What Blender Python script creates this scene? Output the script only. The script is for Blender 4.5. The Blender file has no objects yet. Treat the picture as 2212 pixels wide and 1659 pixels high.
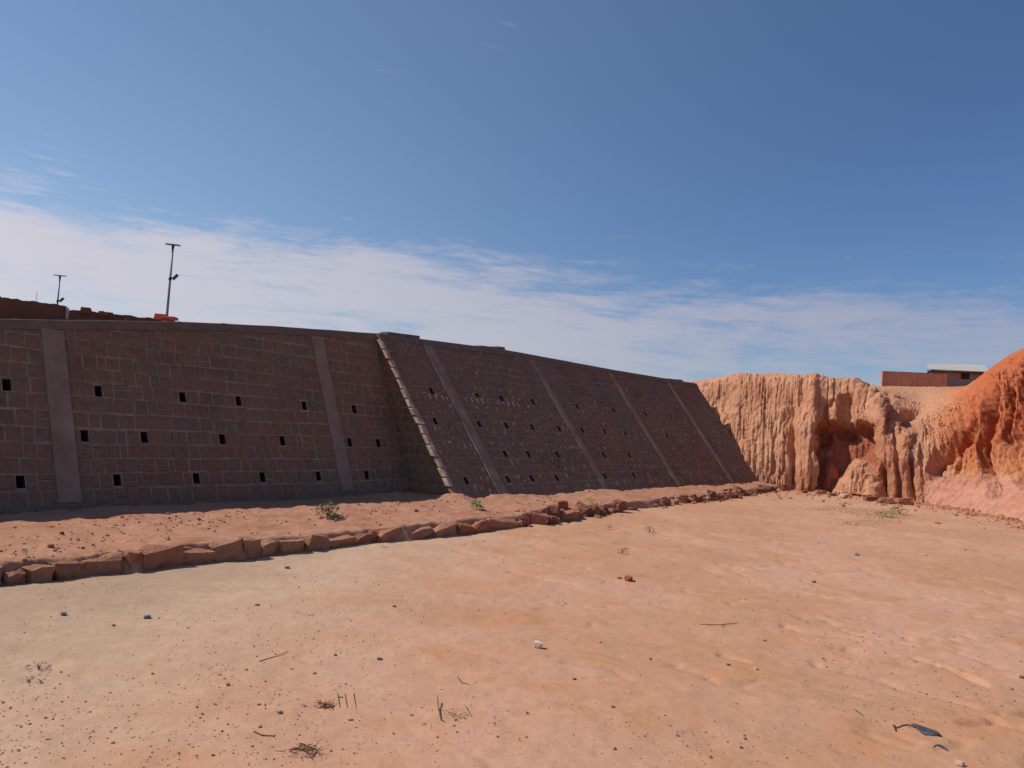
import bpy, math, random
import numpy as np
from mathutils import Vector, Matrix, noise as mnoise

S = bpy.context.scene
COL = S.collection
rnd = random.Random(7)

# ------------------------------------------------------------------ camera
IW, IH, FPX, CAMH = 2212, 1659, 1736.0, 2.5
PITCH, ROLL = math.radians(2.7), math.radians(3.85)
cF = np.array([0, math.cos(PITCH), math.sin(PITCH)])
cR0 = np.array([1., 0, 0]); cU0 = np.cross(cR0, cF)
cR = math.cos(ROLL)*cR0 + math.sin(ROLL)*cU0
cU = -math.sin(ROLL)*cR0 + math.cos(ROLL)*cU0
CAM = np.array([0, 0, CAMH])
cam = bpy.data.cameras.new('camera'); camo = bpy.data.objects.new('camera', cam); COL.objects.link(camo)
m = Matrix.Identity(4)
for i in range(3):
    m[i][0] = cR[i]; m[i][1] = cU[i]; m[i][2] = -cF[i]; m[i][3] = CAM[i]
camo.matrix_world = m
cam.sensor_width = 36; cam.lens = 36*FPX/IW; cam.clip_start = .1; cam.clip_end = 6000
S.camera = camo

# ------------------------------------------------------------------ sky, sun, exposure
SUN_AZ, SUN_EL = math.radians(-86), math.radians(48.1)
world = bpy.data.worlds.new('World'); S.world = world; world.use_nodes = True
wt = world.node_tree; wn = wt.nodes; wl = wt.links
bg = wn['Background']
sky = wn.new('ShaderNodeTexSky'); sky.sky_type = 'NISHITA'; sky.sun_disc = False
sky.sun_elevation = SUN_EL; sky.sun_rotation = SUN_AZ
sky.altitude = 1300; sky.air_density = 1.15; sky.dust_density = .9; sky.ozone_density = 3.2
def wmath(op, a, b=None, c=None, clamp=False):
    n = wn.new('ShaderNodeMath'); n.operation = op; n.use_clamp = clamp
    for i, v in enumerate((a, b, c)):
        if v is None: continue
        if isinstance(v, (int, float)): n.inputs[i].default_value = v
        else: wl.new(v, n.inputs[i])
    return n.outputs[0]
tc = wn.new('ShaderNodeTexCoord')
sep = wn.new('ShaderNodeSeparateXYZ'); wl.new(tc.outputs['Generated'], sep.inputs[0])
dx, dy, dz = sep.outputs
def wnoise(scale, xyz, detail=6, rough=.55, dist=0.0):
    mp = wn.new('ShaderNodeMapping'); wl.new(tc.outputs['Generated'], mp.inputs[0]); mp.inputs['Scale'].default_value = xyz
    n = wn.new('ShaderNodeTexNoise'); wl.new(mp.outputs[0], n.inputs['Vector'])
    n.inputs['Scale'].default_value = scale; n.inputs['Detail'].default_value = detail
    n.inputs['Roughness'].default_value = rough; n.inputs['Distortion'].default_value = dist
    return n.outputs['Fac']
n1 = wnoise(3.4, (1, 1, 4.2), 8, .62, .35)
n2 = wnoise(9, (1, 1, 6.5), 8, .66, .3)
n3 = wnoise(26, (1, 1, 7.5), 6, .7, .4)
# cloud bank below about 13 degrees; denser towards the sun's side
side = wmath('MULTIPLY_ADD', dx, -.9, 0.0)
prof = wn.new('ShaderNodeMapRange'); prof.clamp = True
wl.new(dz, prof.inputs['Value']); prof.inputs['From Min'].default_value = .205; prof.inputs['From Max'].default_value = .335
prof.inputs['From Min'].default_value = .15; prof.inputs['From Max'].default_value = .262
prof.inputs['To Min'].default_value = 1.0; prof.inputs['To Max'].default_value = 0.0
cl = wmath('ADD', wmath('MULTIPLY', n1, 1.5), wmath('MULTIPLY', n2, 1.15))
cl = wmath('ADD', cl, wmath('MULTIPLY', n3, .55))
cl = wmath('ADD', cl, wmath('MULTIPLY', prof.outputs[0], .86))
cl = wmath('ADD', cl, wmath('MULTIPLY', side, .28))
mask = wn.new('ShaderNodeMapRange'); mask.interpolation_type = 'SMOOTHSTEP'
wl.new(cl, mask.inputs['Value']); mask.inputs['From Min'].default_value = 1.97; mask.inputs['From Max'].default_value = 2.64
wl.new(wmath('MULTIPLY_ADD', side, .35, .78, True), mask.inputs['To Max'])
mr = wn.new('ShaderNodeMixRGB'); wl.new(mask.outputs[0], mr.inputs[0])
tint = wn.new('ShaderNodeMixRGB'); tint.blend_type = 'MULTIPLY'; tint.inputs[0].default_value = 1
SKYT = (.97, 1.0, 1.07, 1)
# the clear sky is deepest about a right angle away from the sun
sdir = (math.sin(SUN_AZ)*math.cos(SUN_EL), math.cos(SUN_AZ)*math.cos(SUN_EL), math.sin(SUN_EL))
dot = wmath('ADD', wmath('ADD', wmath('MULTIPLY', dx, sdir[0]), wmath('MULTIPLY', dy, sdir[1])), wmath('MULTIPLY', dz, sdir[2]))
deepf = wn.new('ShaderNodeMapRange'); deepf.interpolation_type = 'SMOOTHSTEP'; wl.new(dot, deepf.inputs['Value'])
deepf.inputs['From Min'].default_value = -.05; deepf.inputs['From Max'].default_value = .54
dm = wn.new('ShaderNodeMixRGB'); wl.new(deepf.outputs[0], dm.inputs[0]); dm.inputs[1].default_value = (.66, .77, .96, 1); dm.inputs[2].default_value = (1.08, 1.06, 1.08, 1)
wl.new(dm.outputs[0], tint.inputs[2])
wl.new(sky.outputs[0], tint.inputs[1]); wl.new(tint.outputs[0], mr.inputs[1])
ccol = wn.new('ShaderNodeMixRGB')
wl.new(wmath('MULTIPLY_ADD', side, .8, .45, True), ccol.inputs[0])
ccol.inputs[1].default_value = (4.3, 4.15, 4.9, 1); ccol.inputs[2].default_value = (7.1, 6.85, 7.6, 1)
wl.new(ccol.outputs[0], mr.inputs[2])
wl.new(mr.outputs[0], bg.inputs['Color']); bg.inputs['Strength'].default_value = .095
sl = bpy.data.lights.new('sun', 'SUN'); sl.energy = 4.0; sl.angle = math.radians(.53); sl.color = (1, .95, .87)
so = bpy.data.objects.new('sun', sl); COL.objects.link(so)
sv = Vector((math.sin(SUN_AZ)*math.cos(SUN_EL), math.cos(SUN_AZ)*math.cos(SUN_EL), math.sin(SUN_EL)))
so.rotation_euler = sv.to_track_quat('Z', 'Y').to_euler(); so.location = (0, 0, 60)
vs = S.view_settings; vs.view_transform = 'Standard'; vs.look = 'None'; vs.exposure = 0.0; vs.gamma = 1; vs.use_curve_mapping = False
S.render.engine = 'CYCLES'

# ------------------------------------------------------------------ helpers
def ray(x, y):
    v = cF + cR*(x-IW/2)/FPX - cU*(y-IH/2)/FPX
    return v
def hitz(x, y, z=0.0):
    r = ray(x, y); return CAM + r*(z-CAMH)/r[2]
def atD(x, y, D):                       # world point seen at (x, y) at forward depth D
    return CAM + ray(x, y)*D
A36 = math.radians(36)
dd = np.array([math.sin(A36), math.cos(A36), 0]); nb = np.array([-math.cos(A36), math.sin(A36), 0])
def W(s, c, z): return dd*s + nb*c + np.array([0, 0, z])

def vnoise(x, y, z, seed=0):
    x, y, z = np.broadcast_arrays(np.asarray(x, float), np.asarray(y, float), np.asarray(z, float))
    xi, yi, zi = np.floor(x).astype(np.int64), np.floor(y).astype(np.int64), np.floor(z).astype(np.int64)
    fx, fy, fz = x-xi, y-yi, z-zi
    fx, fy, fz = [f*f*f*(f*(f*6-15)+10) for f in (fx, fy, fz)]
    def h(a, b, c):
        n = (a*374761393 + b*668265263 + c*2147483647 + seed*1274126177) & 0xffffffff
        n = ((n ^ (n >> 13))*1274126177) & 0xffffffff
        n = ((n ^ (n >> 15))*2246822519) & 0xffffffff
        return ((n ^ (n >> 16)) & 0xffffff)/float(0xffffff)
    r = 0
    for a in (0, 1):
        for b in (0, 1):
            for c in (0, 1):
                w = (fx if a else 1-fx)*(fy if b else 1-fy)*(fz if c else 1-fz)
                r = r + w*h(xi+a, yi+b, zi+c)
    return r*2-1
def fbm(x, y, z, oct=4, seed=0, gain=.5):
    r = 0; a = 1; t = 0
    for o in range(oct):
        r = r + a*vnoise(np.asarray(x)*2**o+o*17.3, np.asarray(y)*2**o+o*5.1, np.asarray(z)*2**o, seed+o); t += a; a *= gain
    return r/t
def sstep(a, b, x):
    t = np.clip((np.asarray(x, float)-a)/(b-a), 0, 1); return t*t*(3-2*t)

def mesh_np(name, verts, faces, smooth=False):
    me = bpy.data.meshes.new(name)
    verts = np.asarray(verts, np.float32); faces = np.asarray(faces, np.int32)
    k = faces.shape[1]
    me.vertices.add(len(verts)); me.vertices.foreach_set('co', verts.ravel())
    me.loops.add(faces.size); me.loops.foreach_set('vertex_index', faces.ravel())
    me.polygons.add(len(faces)); me.polygons.foreach_set('loop_start', np.arange(0, faces.size, k, dtype=np.int32))
    me.polygons.foreach_set('use_smooth', np.full(len(faces), smooth))
    me.update(calc_edges=True); me.validate()
    return me
def grid_faces(nr, nc, wrap=False):
    i = np.arange(nr-1)[:, None]; j = np.arange(nc if wrap else nc-1)[None, :]
    a = i*nc+j; b = i*nc+(j+1) % nc; c = (i+1)*nc+(j+1) % nc; e = (i+1)*nc+j
    return np.stack([a, b, c, e], -1).reshape(-1, 4)
def mesh_py(name, verts, faces, smooth=False):
    me = bpy.data.meshes.new(name); me.from_pydata([tuple(map(float, v)) for v in verts], [], faces); me.update()
    if smooth: me.polygons.foreach_set('use_smooth', [True]*len(me.polygons))
    return me
def set_color(me, cols):
    at = me.color_attributes.new('tint', 'FLOAT_COLOR', 'POINT')
    c = np.ones((len(me.vertices), 4), np.float32); c[:, :3] = cols
    at.data.foreach_set('color', c.ravel())
def obj(name, me, mat=None, parent=None, kind=None, label=None, cat=None, group=None, mw=None):
    if mat is not None and len(me.materials) == 0: me.materials.append(mat)
    o = bpy.data.objects.new(name, me); COL.objects.link(o)
    if parent is not None:
        o.parent = parent
        if mw is not None:
            o.matrix_basis = Matrix.Translation(parent['at']).inverted() @ mw if 'at' in parent else mw
        elif 'at' in parent:
            o.matrix_basis = Matrix.Translation(parent['at']).inverted()
    elif mw is not None: o.matrix_basis = mw
    if kind: o['kind'] = kind
    if label: o['label'] = label
    if cat: o['category'] = cat
    if group: o['group'] = group
    return o
def thing(name, loc, label, cat, group=None):
    o = bpy.data.objects.new(name, None); COL.objects.link(o); o.empty_display_size = .2
    o.location = loc; o['at'] = tuple(float(v) for v in loc); o['label'] = label; o['category'] = cat
    if group: o['group'] = group
    return o
def frame(P, X, Y, Z, sx=1, sy=1, sz=1):
    M = Matrix.Identity(4)
    for i in range(3):
        M[i][0] = X[i]*sx; M[i][1] = Y[i]*sy; M[i][2] = Z[i]*sz; M[i][3] = P[i]
    return M
def box_vf(cx, cy, cz, sx, sy, sz):
    v = [(cx+a*sx/2, cy+b*sy/2, cz+c*sz/2) for c in (-1, 1) for b in (-1, 1) for a in (-1, 1)]
    f = [(0, 2, 3, 1), (4, 5, 7, 6), (0, 1, 5, 4), (2, 6, 7, 3), (0, 4, 6, 2), (1, 3, 7, 5)]
    return v, f
def bevelled_box(sx, sy, sz, b=.01, jit=0, seg=1):
    import bmesh
    bm = bmesh.new(); bmesh.ops.create_cube(bm, size=1)
    r = random.Random(int(sx*1000+sy*77+sz*13))
    for v in bm.verts:
        v.co.x *= sx; v.co.y *= sy; v.co.z *= sz
        if jit: v.co += Vector((r.uniform(-jit, jit), r.uniform(-jit, jit), r.uniform(-jit, jit)))
    bmesh.ops.bevel(bm, geom=bm.edges[:], offset=b, segments=seg, profile=.5, affect='EDGES')
    me = bpy.data.meshes.new('box'); bm.to_mesh(me); bm.free(); return me
def tube_vf(pts, radii, n=10, cap=True):
    V = []; F = []
    pts = [Vector(p) for p in pts]
    for i, p in enumerate(pts):
        t = (pts[min(i+1, len(pts)-1)]-pts[max(i-1, 0)]).normalized()
        a = t.orthogonal().normalized() if i == 0 else (pa - t*pa.dot(t)).normalized()
        pa = a; b = t.cross(a)
        r = radii[i] if hasattr(radii, '__len__') else radii
        for k in range(n):
            w = 2*math.pi*k/n; V.append(p + (a*math.cos(w)+b*math.sin(w))*r)
    for i in range(len(pts)-1):
        for k in range(n):
            F.append((i*n+k, i*n+(k+1) % n, (i+1)*n+(k+1) % n, (i+1)*n+k))
    if cap: F.append(tuple(range(n-1, -1, -1))); F.append(tuple((len(pts)-1)*n+k for k in range(n)))
    return V, F
class MB:
    def __init__(s): s.V = []; s.F = []
    def add(s, V, F):
        o = len(s.V); s.V += [tuple(map(float, v)) for v in V]; s.F += [tuple(i+o for i in f) for f in F]; return s
    def mesh(s, name, smooth=False): return mesh_py(name, s.V, s.F, smooth)

# ------------------------------------------------------------------ materials
def mat_new(name, rough=.9):
    mt = bpy.data.materials.new(name); mt.use_nodes = True
    b = mt.node_tree.nodes['Principled BSDF']; b.inputs['Roughness'].default_value = rough
    b.inputs['Specular IOR Level'].default_value = .2
    return mt, mt.node_tree, b
class NT:
    def __init__(s, t): s.t = t; s.n = t.nodes; s.l = t.links
    def put(s, sock, v):
        if isinstance(v, (int, float)): sock.default_value = v
        elif isinstance(v, (tuple, list)): sock.default_value = (tuple(v)+(1,))[:4] if len(sock.default_value) == 4 else tuple(v)
        else: s.l.new(v, sock)
    def coord(s, scale=(1, 1, 1), rot=(0, 0, 0), kind='Object'):
        if kind == 'World':
            g = s.n.new('ShaderNodeNewGeometry'); o = g.outputs['Position']
        else:
            g = s.n.new('ShaderNodeTexCoord'); o = g.outputs[kind]
        mp = s.n.new('ShaderNodeMapping'); s.l.new(o, mp.inputs[0])
        mp.inputs['Scale'].default_value = scale; mp.inputs['Rotation'].default_value = rot
        return mp.outputs[0]
    def noise(s, vec, scale, detail=4, rough=.55, dist=0, out='Fac'):
        n = s.n.new('ShaderNodeTexNoise'); s.l.new(vec, n.inputs['Vector'])
        n.inputs['Scale'].default_value = scale; n.inputs['Detail'].default_value = detail
        n.inputs['Roughness'].default_value = rough; n.inputs['Distortion'].default_value = dist
        return n.outputs[out]
    def vor(s, vec, scale, feature='F1', out='Distance', rnd=1):
        n = s.n.new('ShaderNodeTexVoronoi'); n.feature = feature; s.l.new(vec, n.inputs['Vector'])
        n.inputs['Scale'].default_value = scale; n.inputs['Randomness'].default_value = rnd
        return n.outputs[out]
    def ramp(s, v, a, b, lo=0., hi=1., smooth=True):
        n = s.n.new('ShaderNodeMapRange'); n.interpolation_type = 'SMOOTHSTEP' if smooth else 'LINEAR'
        s.put(n.inputs['Value'], v); n.inputs['From Min'].default_value = a; n.inputs['From Max'].default_value = b
        n.inputs['To Min'].default_value = lo; n.inputs['To Max'].default_value = hi
        return n.outputs[0]
    def mix(s, f, a, b, mode='MIX'):
        n = s.n.new('ShaderNodeMixRGB'); n.blend_type = mode
        s.put(n.inputs[0], f); s.put(n.inputs[1], a); s.put(n.inputs[2], b); return n.outputs[0]
    def math(s, op, a, b=0., c=0.):
        n = s.n.new('ShaderNodeMath'); n.operation = op
        s.put(n.inputs[0], a); s.put(n.inputs[1], b); s.put(n.inputs[2], c); return n.outputs[0]
    def bump(s, h, strength, dist, b, prev=None):
        n = s.n.new('ShaderNodeBump'); s.put(n.inputs['Height'], h)
        n.inputs['Strength'].default_value = strength; n.inputs['Distance'].default_value = dist
        if prev is not None: s.l.new(prev, n.inputs['Normal'])
        s.l.new(n.outputs[0], b.inputs['Normal']); return n.outputs[0]
    def attr(s, name='tint'):
        n = s.n.new('ShaderNodeAttribute'); n.attribute_name = name; return n.outputs['Color']
    def rand(s):
        n = s.n.new('ShaderNodeObjectInfo'); return n.outputs['Random']

def ground_material(name, sx=(0, 0, 0), apron=False):
    mt, t, b = mat_new(name, .95); k = NT(t)
    v = k.coord(kind='World')
    big = k.noise(v, .22, 5, .55, .4)
    mid = k.noise(k.coord((1, 1, 1), (0, 0, .5), 'World'), .9, 6, .6, .3)
    fine = k.noise(v, 7, 6, .65)
    grit = k.noise(v, 45, 4, .6)
    streak = k.noise(k.coord((.35, 1.9, 1), (0, 0, math.radians(-28)), 'World'), 1.0, 6, .6, .5)
    clay = (.50, .262, .152); pink = (.57, .312, .202); orange = (.53, .25, .125); sand = (.54, .37, .255)
    if apron: clay = (.41, .195, .115); orange = (.38, .155, .085); pink = (.44, .215, .135)
    c = k.mix(k.ramp(big, .38, .62), clay, pink)
    c = k.mix(k.ramp(mid, .50, .64, 0, .85), c, orange)
    c = k.mix(k.ramp(streak, .50, .72, 0, .5), c, pink)
    if not apron:
        # pale silt washed in on the left side near the edging
        sepn = k.n.new('ShaderNodeSeparateXYZ'); k.l.new(v, sepn.inputs[0])
        near = k.math('ADD', k.math('MULTIPLY', sepn.outputs[0], -.42), k.math('MULTIPLY', sepn.outputs[1], .06))
        near = k.math('ADD', near, k.math('MULTIPLY', big, 1.6))
        near = k.math('ADD', near, k.math('MULTIPLY', streak, 1.2))
        c = k.mix(k.ramp(near, 2.0, 3.6, 0, .85), c, sand)
        gr = k.ramp(k.math('ADD', near, k.math('MULTIPLY', mid, 1.5)), 3.9, 4.9, 0, .55)
        c = k.mix(gr, c, (.33, .235, .15))
    else:
        c = k.mix(k.ramp(k.noise(v, 3, 5, .6), .5, .7, 0, .55), c, (.54, .29, .175))
    c = k.mix(k.ramp(fine, .3, .75, 0, .4), c, k.mix(.5, c, (.33, .13, .06)))
    m2 = k.noise(k.coord((1, 1, 1), (0, 0, 1.1), 'World'), 2.6, 7, .68, .4)
    c = k.mix(k.ramp(m2, .5, .72, 0, .5), c, k.mix(1, c, (.84, .78, .74), 'MULTIPLY'))
    c = k.mix(k.ramp(m2, .5, .3, 0, .35), c, k.mix(1, c, (1.12, 1.12, 1.1), 'MULTIPLY'))
    # small dark specks: gravel, dry clods
    sp = k.vor(v, 15); spc = k.vor(v, 15, out='Color')
    sepc = k.n.new('ShaderNodeSeparateXYZ'); k.l.new(spc, sepc.inputs[0])
    patch = k.ramp(k.noise(v, .8, 4, .6), .42, .66)
    on = k.math('MULTIPLY', k.ramp(sepc.outputs[0], .5, .6), k.ramp(sp, .30, .12))
    c = k.mix(k.math('MULTIPLY', on, k.math('MULTIPLY', patch, .62 if not apron else .8)), c, (.20, .095, .055))
    c = k.mix(k.ramp(grit, .52, .72, 0, .3), c, (.30, .15, .09))
    k.put(b.inputs['Base Color'], c)
    nrm = k.bump(k.noise(v, 2.2, 6, .6), .5, .05 if not apron else .1, b)
    nrm = k.bump(fine, .5, .02, b, nrm)
    nrm = k.bump(grit, .4, .004, b, nrm)
    return mt
M_ground = ground_material('laterite_ground')
M_apron = ground_material('terrace_earth', apron=True)

def cliff_material():
    mt, t, b = mat_new('laterite_cliff', .95); k = NT(t)
    v = k.coord(kind='World')
    vs_ = k.coord((1, 1, .16), (0, math.radians(3), 0), 'World')
    tintc = k.attr()
    n_st = k.noise(vs_, 2.6, 6, .65, .3)
    n_f = k.noise(v, 3.5, 7, .65)
    n_g = k.noise(v, 16, 5, .6)
    strata = k.noise(k.coord((.25, .25, 2.2), (math.radians(6), math.radians(-4), 0), 'World'), 1.2, 5, .6, .3)
    c = k.mix(k.ramp(n_st, .38, .66, 0, .55), tintc, k.mix(1, tintc, (.72, .60, .54), 'MULTIPLY'))
    c = k.mix(k.ramp(n_f, .45, .75, 0, .5), c, k.mix(1, tintc, (1.15, 1.25, 1.25), 'MULTIPLY'))
    c = k.mix(k.ramp(strata, .52, .68, 0, .35), c, k.mix(1, tintc, (.75, .60, .50), 'MULTIPLY'))
    c = k.mix(k.ramp(n_g, .35, .75, 0, .35), c, k.mix(1, tintc, (.6, .5, .45), 'MULTIPLY'))
    k.put(b.inputs['Base Color'], c)
    nrm = k.bump(n_f, .6, .10, b); nrm = k.bump(n_g, .6, .04, b, nrm)
    k.bump(k.noise(v, 60, 3, .6), .4, .01, b, nrm)
    return mt
M_cliff = cliff_material()

def stone_material(name, cols, bump=.012):
    mt, t, b = mat_new(name, .85); k = NT(t)
    v = k.coord(kind='World'); at = k.attr()
    s_ = k.n.new('ShaderNodeSeparateXYZ'); k.l.new(at, s_.inputs[0])
    r = k.math('FRACT', k.math('ADD', s_.outputs[0], k.rand()))
    c = k.mix(k.ramp(r, 0, .5), cols[0], cols[1]); c = k.mix(k.ramp(r, .5, 1), c, cols[2])
    lay = k.noise(v, .35, 3, .5)
    c = k.mix(k.ramp(lay, .42, .60, 0, .7), c, k.mix(1, c, (1.15, .88, .84), 'MULTIPLY'))
    c = k.mix(k.ramp(k.noise(k.coord((1, 1, 2), (.3, 0, 1), 'World'), .5, 4, .6), .52, .68, 0, .6), c, k.mix(1, c, (.62, .68, .80), 'MULTIPLY'))
    c = k.mix(k.ramp(k.noise(v, 9, 5, .6), .35, .7, 0, .5), c, k.mix(1, c, (.6, .58, .56), 'MULTIPLY'))
    k.put(b.inputs['Base Color'], c)
    n_ = k.bump(k.noise(v, 14, 6, .65), .8, bump*1.5, b); k.bump(k.noise(v, 60, 3, .6), .5, .004, b, n_)
    return mt
M_stone = stone_material('dark_masonry_stone', ((.225, .155, .098), (.245, .142, .096), (.195, .148, .105)), .03)
M_quoin_lit = stone_material('sunlit_corner_stone', ((.52, .40, .31), (.50, .34, .25), (.44, .35, .28)), .02)  # pale colour stands for the sunlight along the corner edge
def simple(name, col, col2=None, rough=.9, sc=6, bump=.006, mode='World', metal=0):
    mt, t, b = mat_new(name, rough); k = NT(t); v = k.coord(kind=mode)
    col2 = col2 or tuple(x*.65 for x in col)
    c = k.mix(k.ramp(k.noise(v, sc, 6, .62, .2), .32, .7), col, col2)
    c = k.mix(k.ramp(k.noise(v, sc*.18, 4, .6), .4, .65, 0, .5), c, tuple((x+y)/2*.9 for x, y in zip(col, col2)))
    k.put(b.inputs['Base Color'], c); b.inputs['Metallic'].default_value = metal
    if bump: k.bump(k.noise(v, sc*5, 4, .6), .6, bump, b)
    return mt
M_mortar = simple('grey_mortar', (.33, .24, .18), (.20, .145, .11), sc=3)
M_coping = simple('coping_concrete', (.20, .142, .105), (.14, .10, .075), sc=3)
M_pillar = simple('pillar_concrete', (.31, .225, .165), (.20, .143, .106), sc=1.6)
M_lime = simple('pale_lime_mortar', (.42, .34, .31), (.34, .27, .25), sc=8)
M_hole = simple('drain_recess', (.05, .035, .03))
M_bank = simple('red_brown_earth', (.16, .07, .052), (.12, .055, .045), sc=2, bump=.03)
M_steel = simple('galvanised_pole', (.20, .21, .24), (.15, .16, .18), rough=.5, sc=8, bump=0, metal=.3)
M_dark = simple('dark_lamp_body', (.035, .04, .055), (.03, .03, .04), rough=.4, bump=0)
M_panel = simple('solar_glass', (.13, .13, .14), (.10, .10, .11), rough=.25, bump=0)
M_red = simple('red_plastic', (.50, .075, .07), (.40, .06, .06), rough=.5, bump=0)
M_redc = simple('red_stained_concrete', (.30, .10, .09), (.25, .12, .11), bump=.004)
M_rock = stone_material('laterite_rock', ((.43, .20, .112), (.48, .245, .145), (.34, .15, .085)), .06)
M_rockd = stone_material('dark_laterite_rock', ((.20, .085, .052), (.26, .11, .068), (.32, .15, .09)), .04)

# ------------------------------------------------------------------ ground
def kerb_c(s):   # distance line of the stone edging
    return np.interp(s, [0, 15.7, 19, 25.5, 31, 41, 60], [11.08, 11.08, 11.25, 11.75, 11.9, 12.75, 13.5])
az = np.concatenate([np.linspace(-180, -48, 34)[:-1], np.linspace(-48, 48, 620), np.linspace(48, 180, 34)[1:-1]])
rr = np.concatenate([[.02, .8, 2, 3.2], np.geomspace(4, 62, 480), np.geomspace(66, 3000, 26)])
AZ, RR = np.meshgrid(np.radians(az), rr)
gx = np.sin(AZ)*RR; gy = np.cos(AZ)*RR
amp = sstep(2.5, 5, RR)*(1-sstep(50, 64, RR))
h = fbm(gx*.35, gy*.35, 0, 4, 3)*.05 + fbm(gx*1.3, gy*1.3, 0, 4, 9)*.018 + fbm(gx*5, gy*5, 0, 3, 21)*.007
rid = fbm(gx*.5+gy*.28, gy*.9, 0, 4, 33); h -= .03*np.exp(-(rid/.045)**2)*sstep(-2, 3, gx)
gs = gx*dd[0]+gy*dd[1]; gc = gx*nb[0]+gy*nb[1]
RUTS = [[(1820, 1362), (1870, 1376), (1915, 1383)], [(1700, 1352), (1745, 1366), (1790, 1372)], [(1835, 1402), (1900, 1412), (1985, 1425), (2060, 1447), (2130, 1478)],
        [(1950, 1490), (2050, 1512), (2150, 1535), (2240, 1540)], [(1105, 1235), (1180, 1250), (1240, 1262)], [(1560, 1415), (1620, 1430)], [(980, 1190), (1080, 1205), (1180, 1222), (1260, 1228)],
        [(2080, 1560), (2150, 1556), (2212, 1566)], [(1300, 1300), (1420, 1306), (1500, 1320)], [(2090, 1450), (2180, 1462), (2230, 1470)]]
RUTW = [np.array([hitz(*p)[:2] for p in r]) for r in RUTS]
def rut_z(x, y):
    x = np.asarray(x, float); y = np.asarray(y, float); z = np.zeros(np.broadcast(x, y).shape)
    w = .045+.02*vnoise(x*3, y*3, 0, 5)
    for r in RUTW:
        for a, b in zip(r[:-1], r[1:]):
            d = b-a; L = float(d@d); t = np.clip(((x-a[0])*d[0]+(y-a[1])*d[1])/L, 0, 1)
            q = np.hypot(x-a[0]-t*d[0]+.05*vnoise(x*2, y*2, 3, 8), y-a[1]-t*d[1]+.05*vnoise(x*2, y*2, 7, 8))
            z = np.minimum(z, -.065*np.exp(-(q/w)**2)) + .012*np.exp(-((q-.13)/.05)**2)
    return z
h = h*amp + rut_z(gx, gy)
h -= .04*sstep(0, .5, gc-kerb_c(gs))*(gs > 0)
gv = np.stack([gx, gy, h], -1).reshape(-1, 3)
gme = mesh_np('ground', gv, grid_faces(len(rr), len(az), True)[:, ::-1], True)
obj('ground', gme, M_ground, kind='structure')
def gh(x, y):
    x = np.asarray(x, float); y = np.asarray(y, float)
    r = fbm(x*.35, y*.35, 0, 4, 3)*.05 + fbm(x*1.3, y*1.3, 0, 4, 9)*.018 + fbm(x*5, y*5, 0, 3, 21)*.007
    q = fbm(x*.5+y*.28, y*.9, 0, 4, 33)
    return r - .03*np.exp(-(q/.045)**2)*sstep(-2, 3, x) + rut_z(x, y)

# terrace between the stone edging and the walls
def apron_z(s, c):
    kc = kerb_c(s)
    t = c-kc-.09+.13*fbm(s*2.3, 0*s, 0, 3, 121)
    g = 0*t
    for s_b, w_b in ((6.32, .15), (11.9, .25), (24.3, .6)): g = g+np.exp(-((s-s_b)/w_b)**2)
    t = t+.12*g
    top = .27 + .035*np.clip(t, 0, 3)/3 - .06*sstep(17, 40, s)
    z = -.12 + (top+.12)*sstep(-.13-.22*g, .10+.1*g, t)
    x = s*dd[0]+c*nb[0]; y = s*dd[1]+c*nb[1]
    z = z + sstep(-.05, .1, t)*(fbm(x*.8, y*.8, 0, 4, 41)*.05 + fbm(x*4, y*4, 0, 3, 47)*.034 + fbm(x*11, y*11, 0, 3, 49)*.014)
    # spoil heaped at the foot of the corner
    z = z + .15*np.exp(-((s-16.95)/.45)**2-((c-14.0)/.5)**2) + .10*np.exp(-((s-15.8)/1.2)**2-((c-15.2)/.6)**2)
    z = z + .07*np.exp(-((c-13.75)/.35)**2)*sstep(17.5, 18.5, s)*(.5+fbm(s*.8, c, 0, 3, 5))
    return z
sv_ = np.concatenate([np.linspace(-8, 3, 20)[:-1], np.linspace(3, 46, 620)]); cv = np.concatenate([np.linspace(-.75, .42, 34), np.linspace(.48, 6.5, 90)])
SS, CC = np.meshgrid(sv_, cv); CA = CC + kerb_c(SS) + fbm(SS*1.1, 0*SS, 0, 3, 77)*.07
ZA = apron_z(SS, CA)
ame = mesh_np('earth_terrace', np.stack([SS*dd[0]+CA*nb[0], SS*dd[1]+CA*nb[1], ZA], -1).reshape(-1, 3), grid_faces(len(cv), len(sv_)), True)
obj('terrace_ground', ame, M_apron, kind='structure')

# ------------------------------------------------------------------ retaining walls
def wall_top(s):
    return float(np.interp(s, [2, 6.6, 10.45, 13.3, 16.95, 19.3, 23.8, 31.8, 41.9, 46], [3.1, 3.80, 4.29, 4.58, 4.86, 4.95, 5.12, 5.14, 5.27, 5.3]))
class Face:
    def __init__(s, c0, z0, beta):
        b = math.radians(beta); s.c0 = c0; s.z0 = z0; s.b = b
        s.u = nb*math.cos(b)+np.array([0, 0, math.sin(b)])
        s.n = -nb*math.sin(b)+np.array([0, 0, math.cos(b)])
    def P(s, a, t, o=0.): return dd*a + nb*s.c0 + np.array([0, 0, s.z0]) + s.u*t + s.n*o
    def t(s, z): return (z-s.z0)/math.sin(s.b)
F1 = Face(15.6, .3, 67.3); F2 = Face(13.9, .3, 52.1)
COPE = .20

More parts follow.
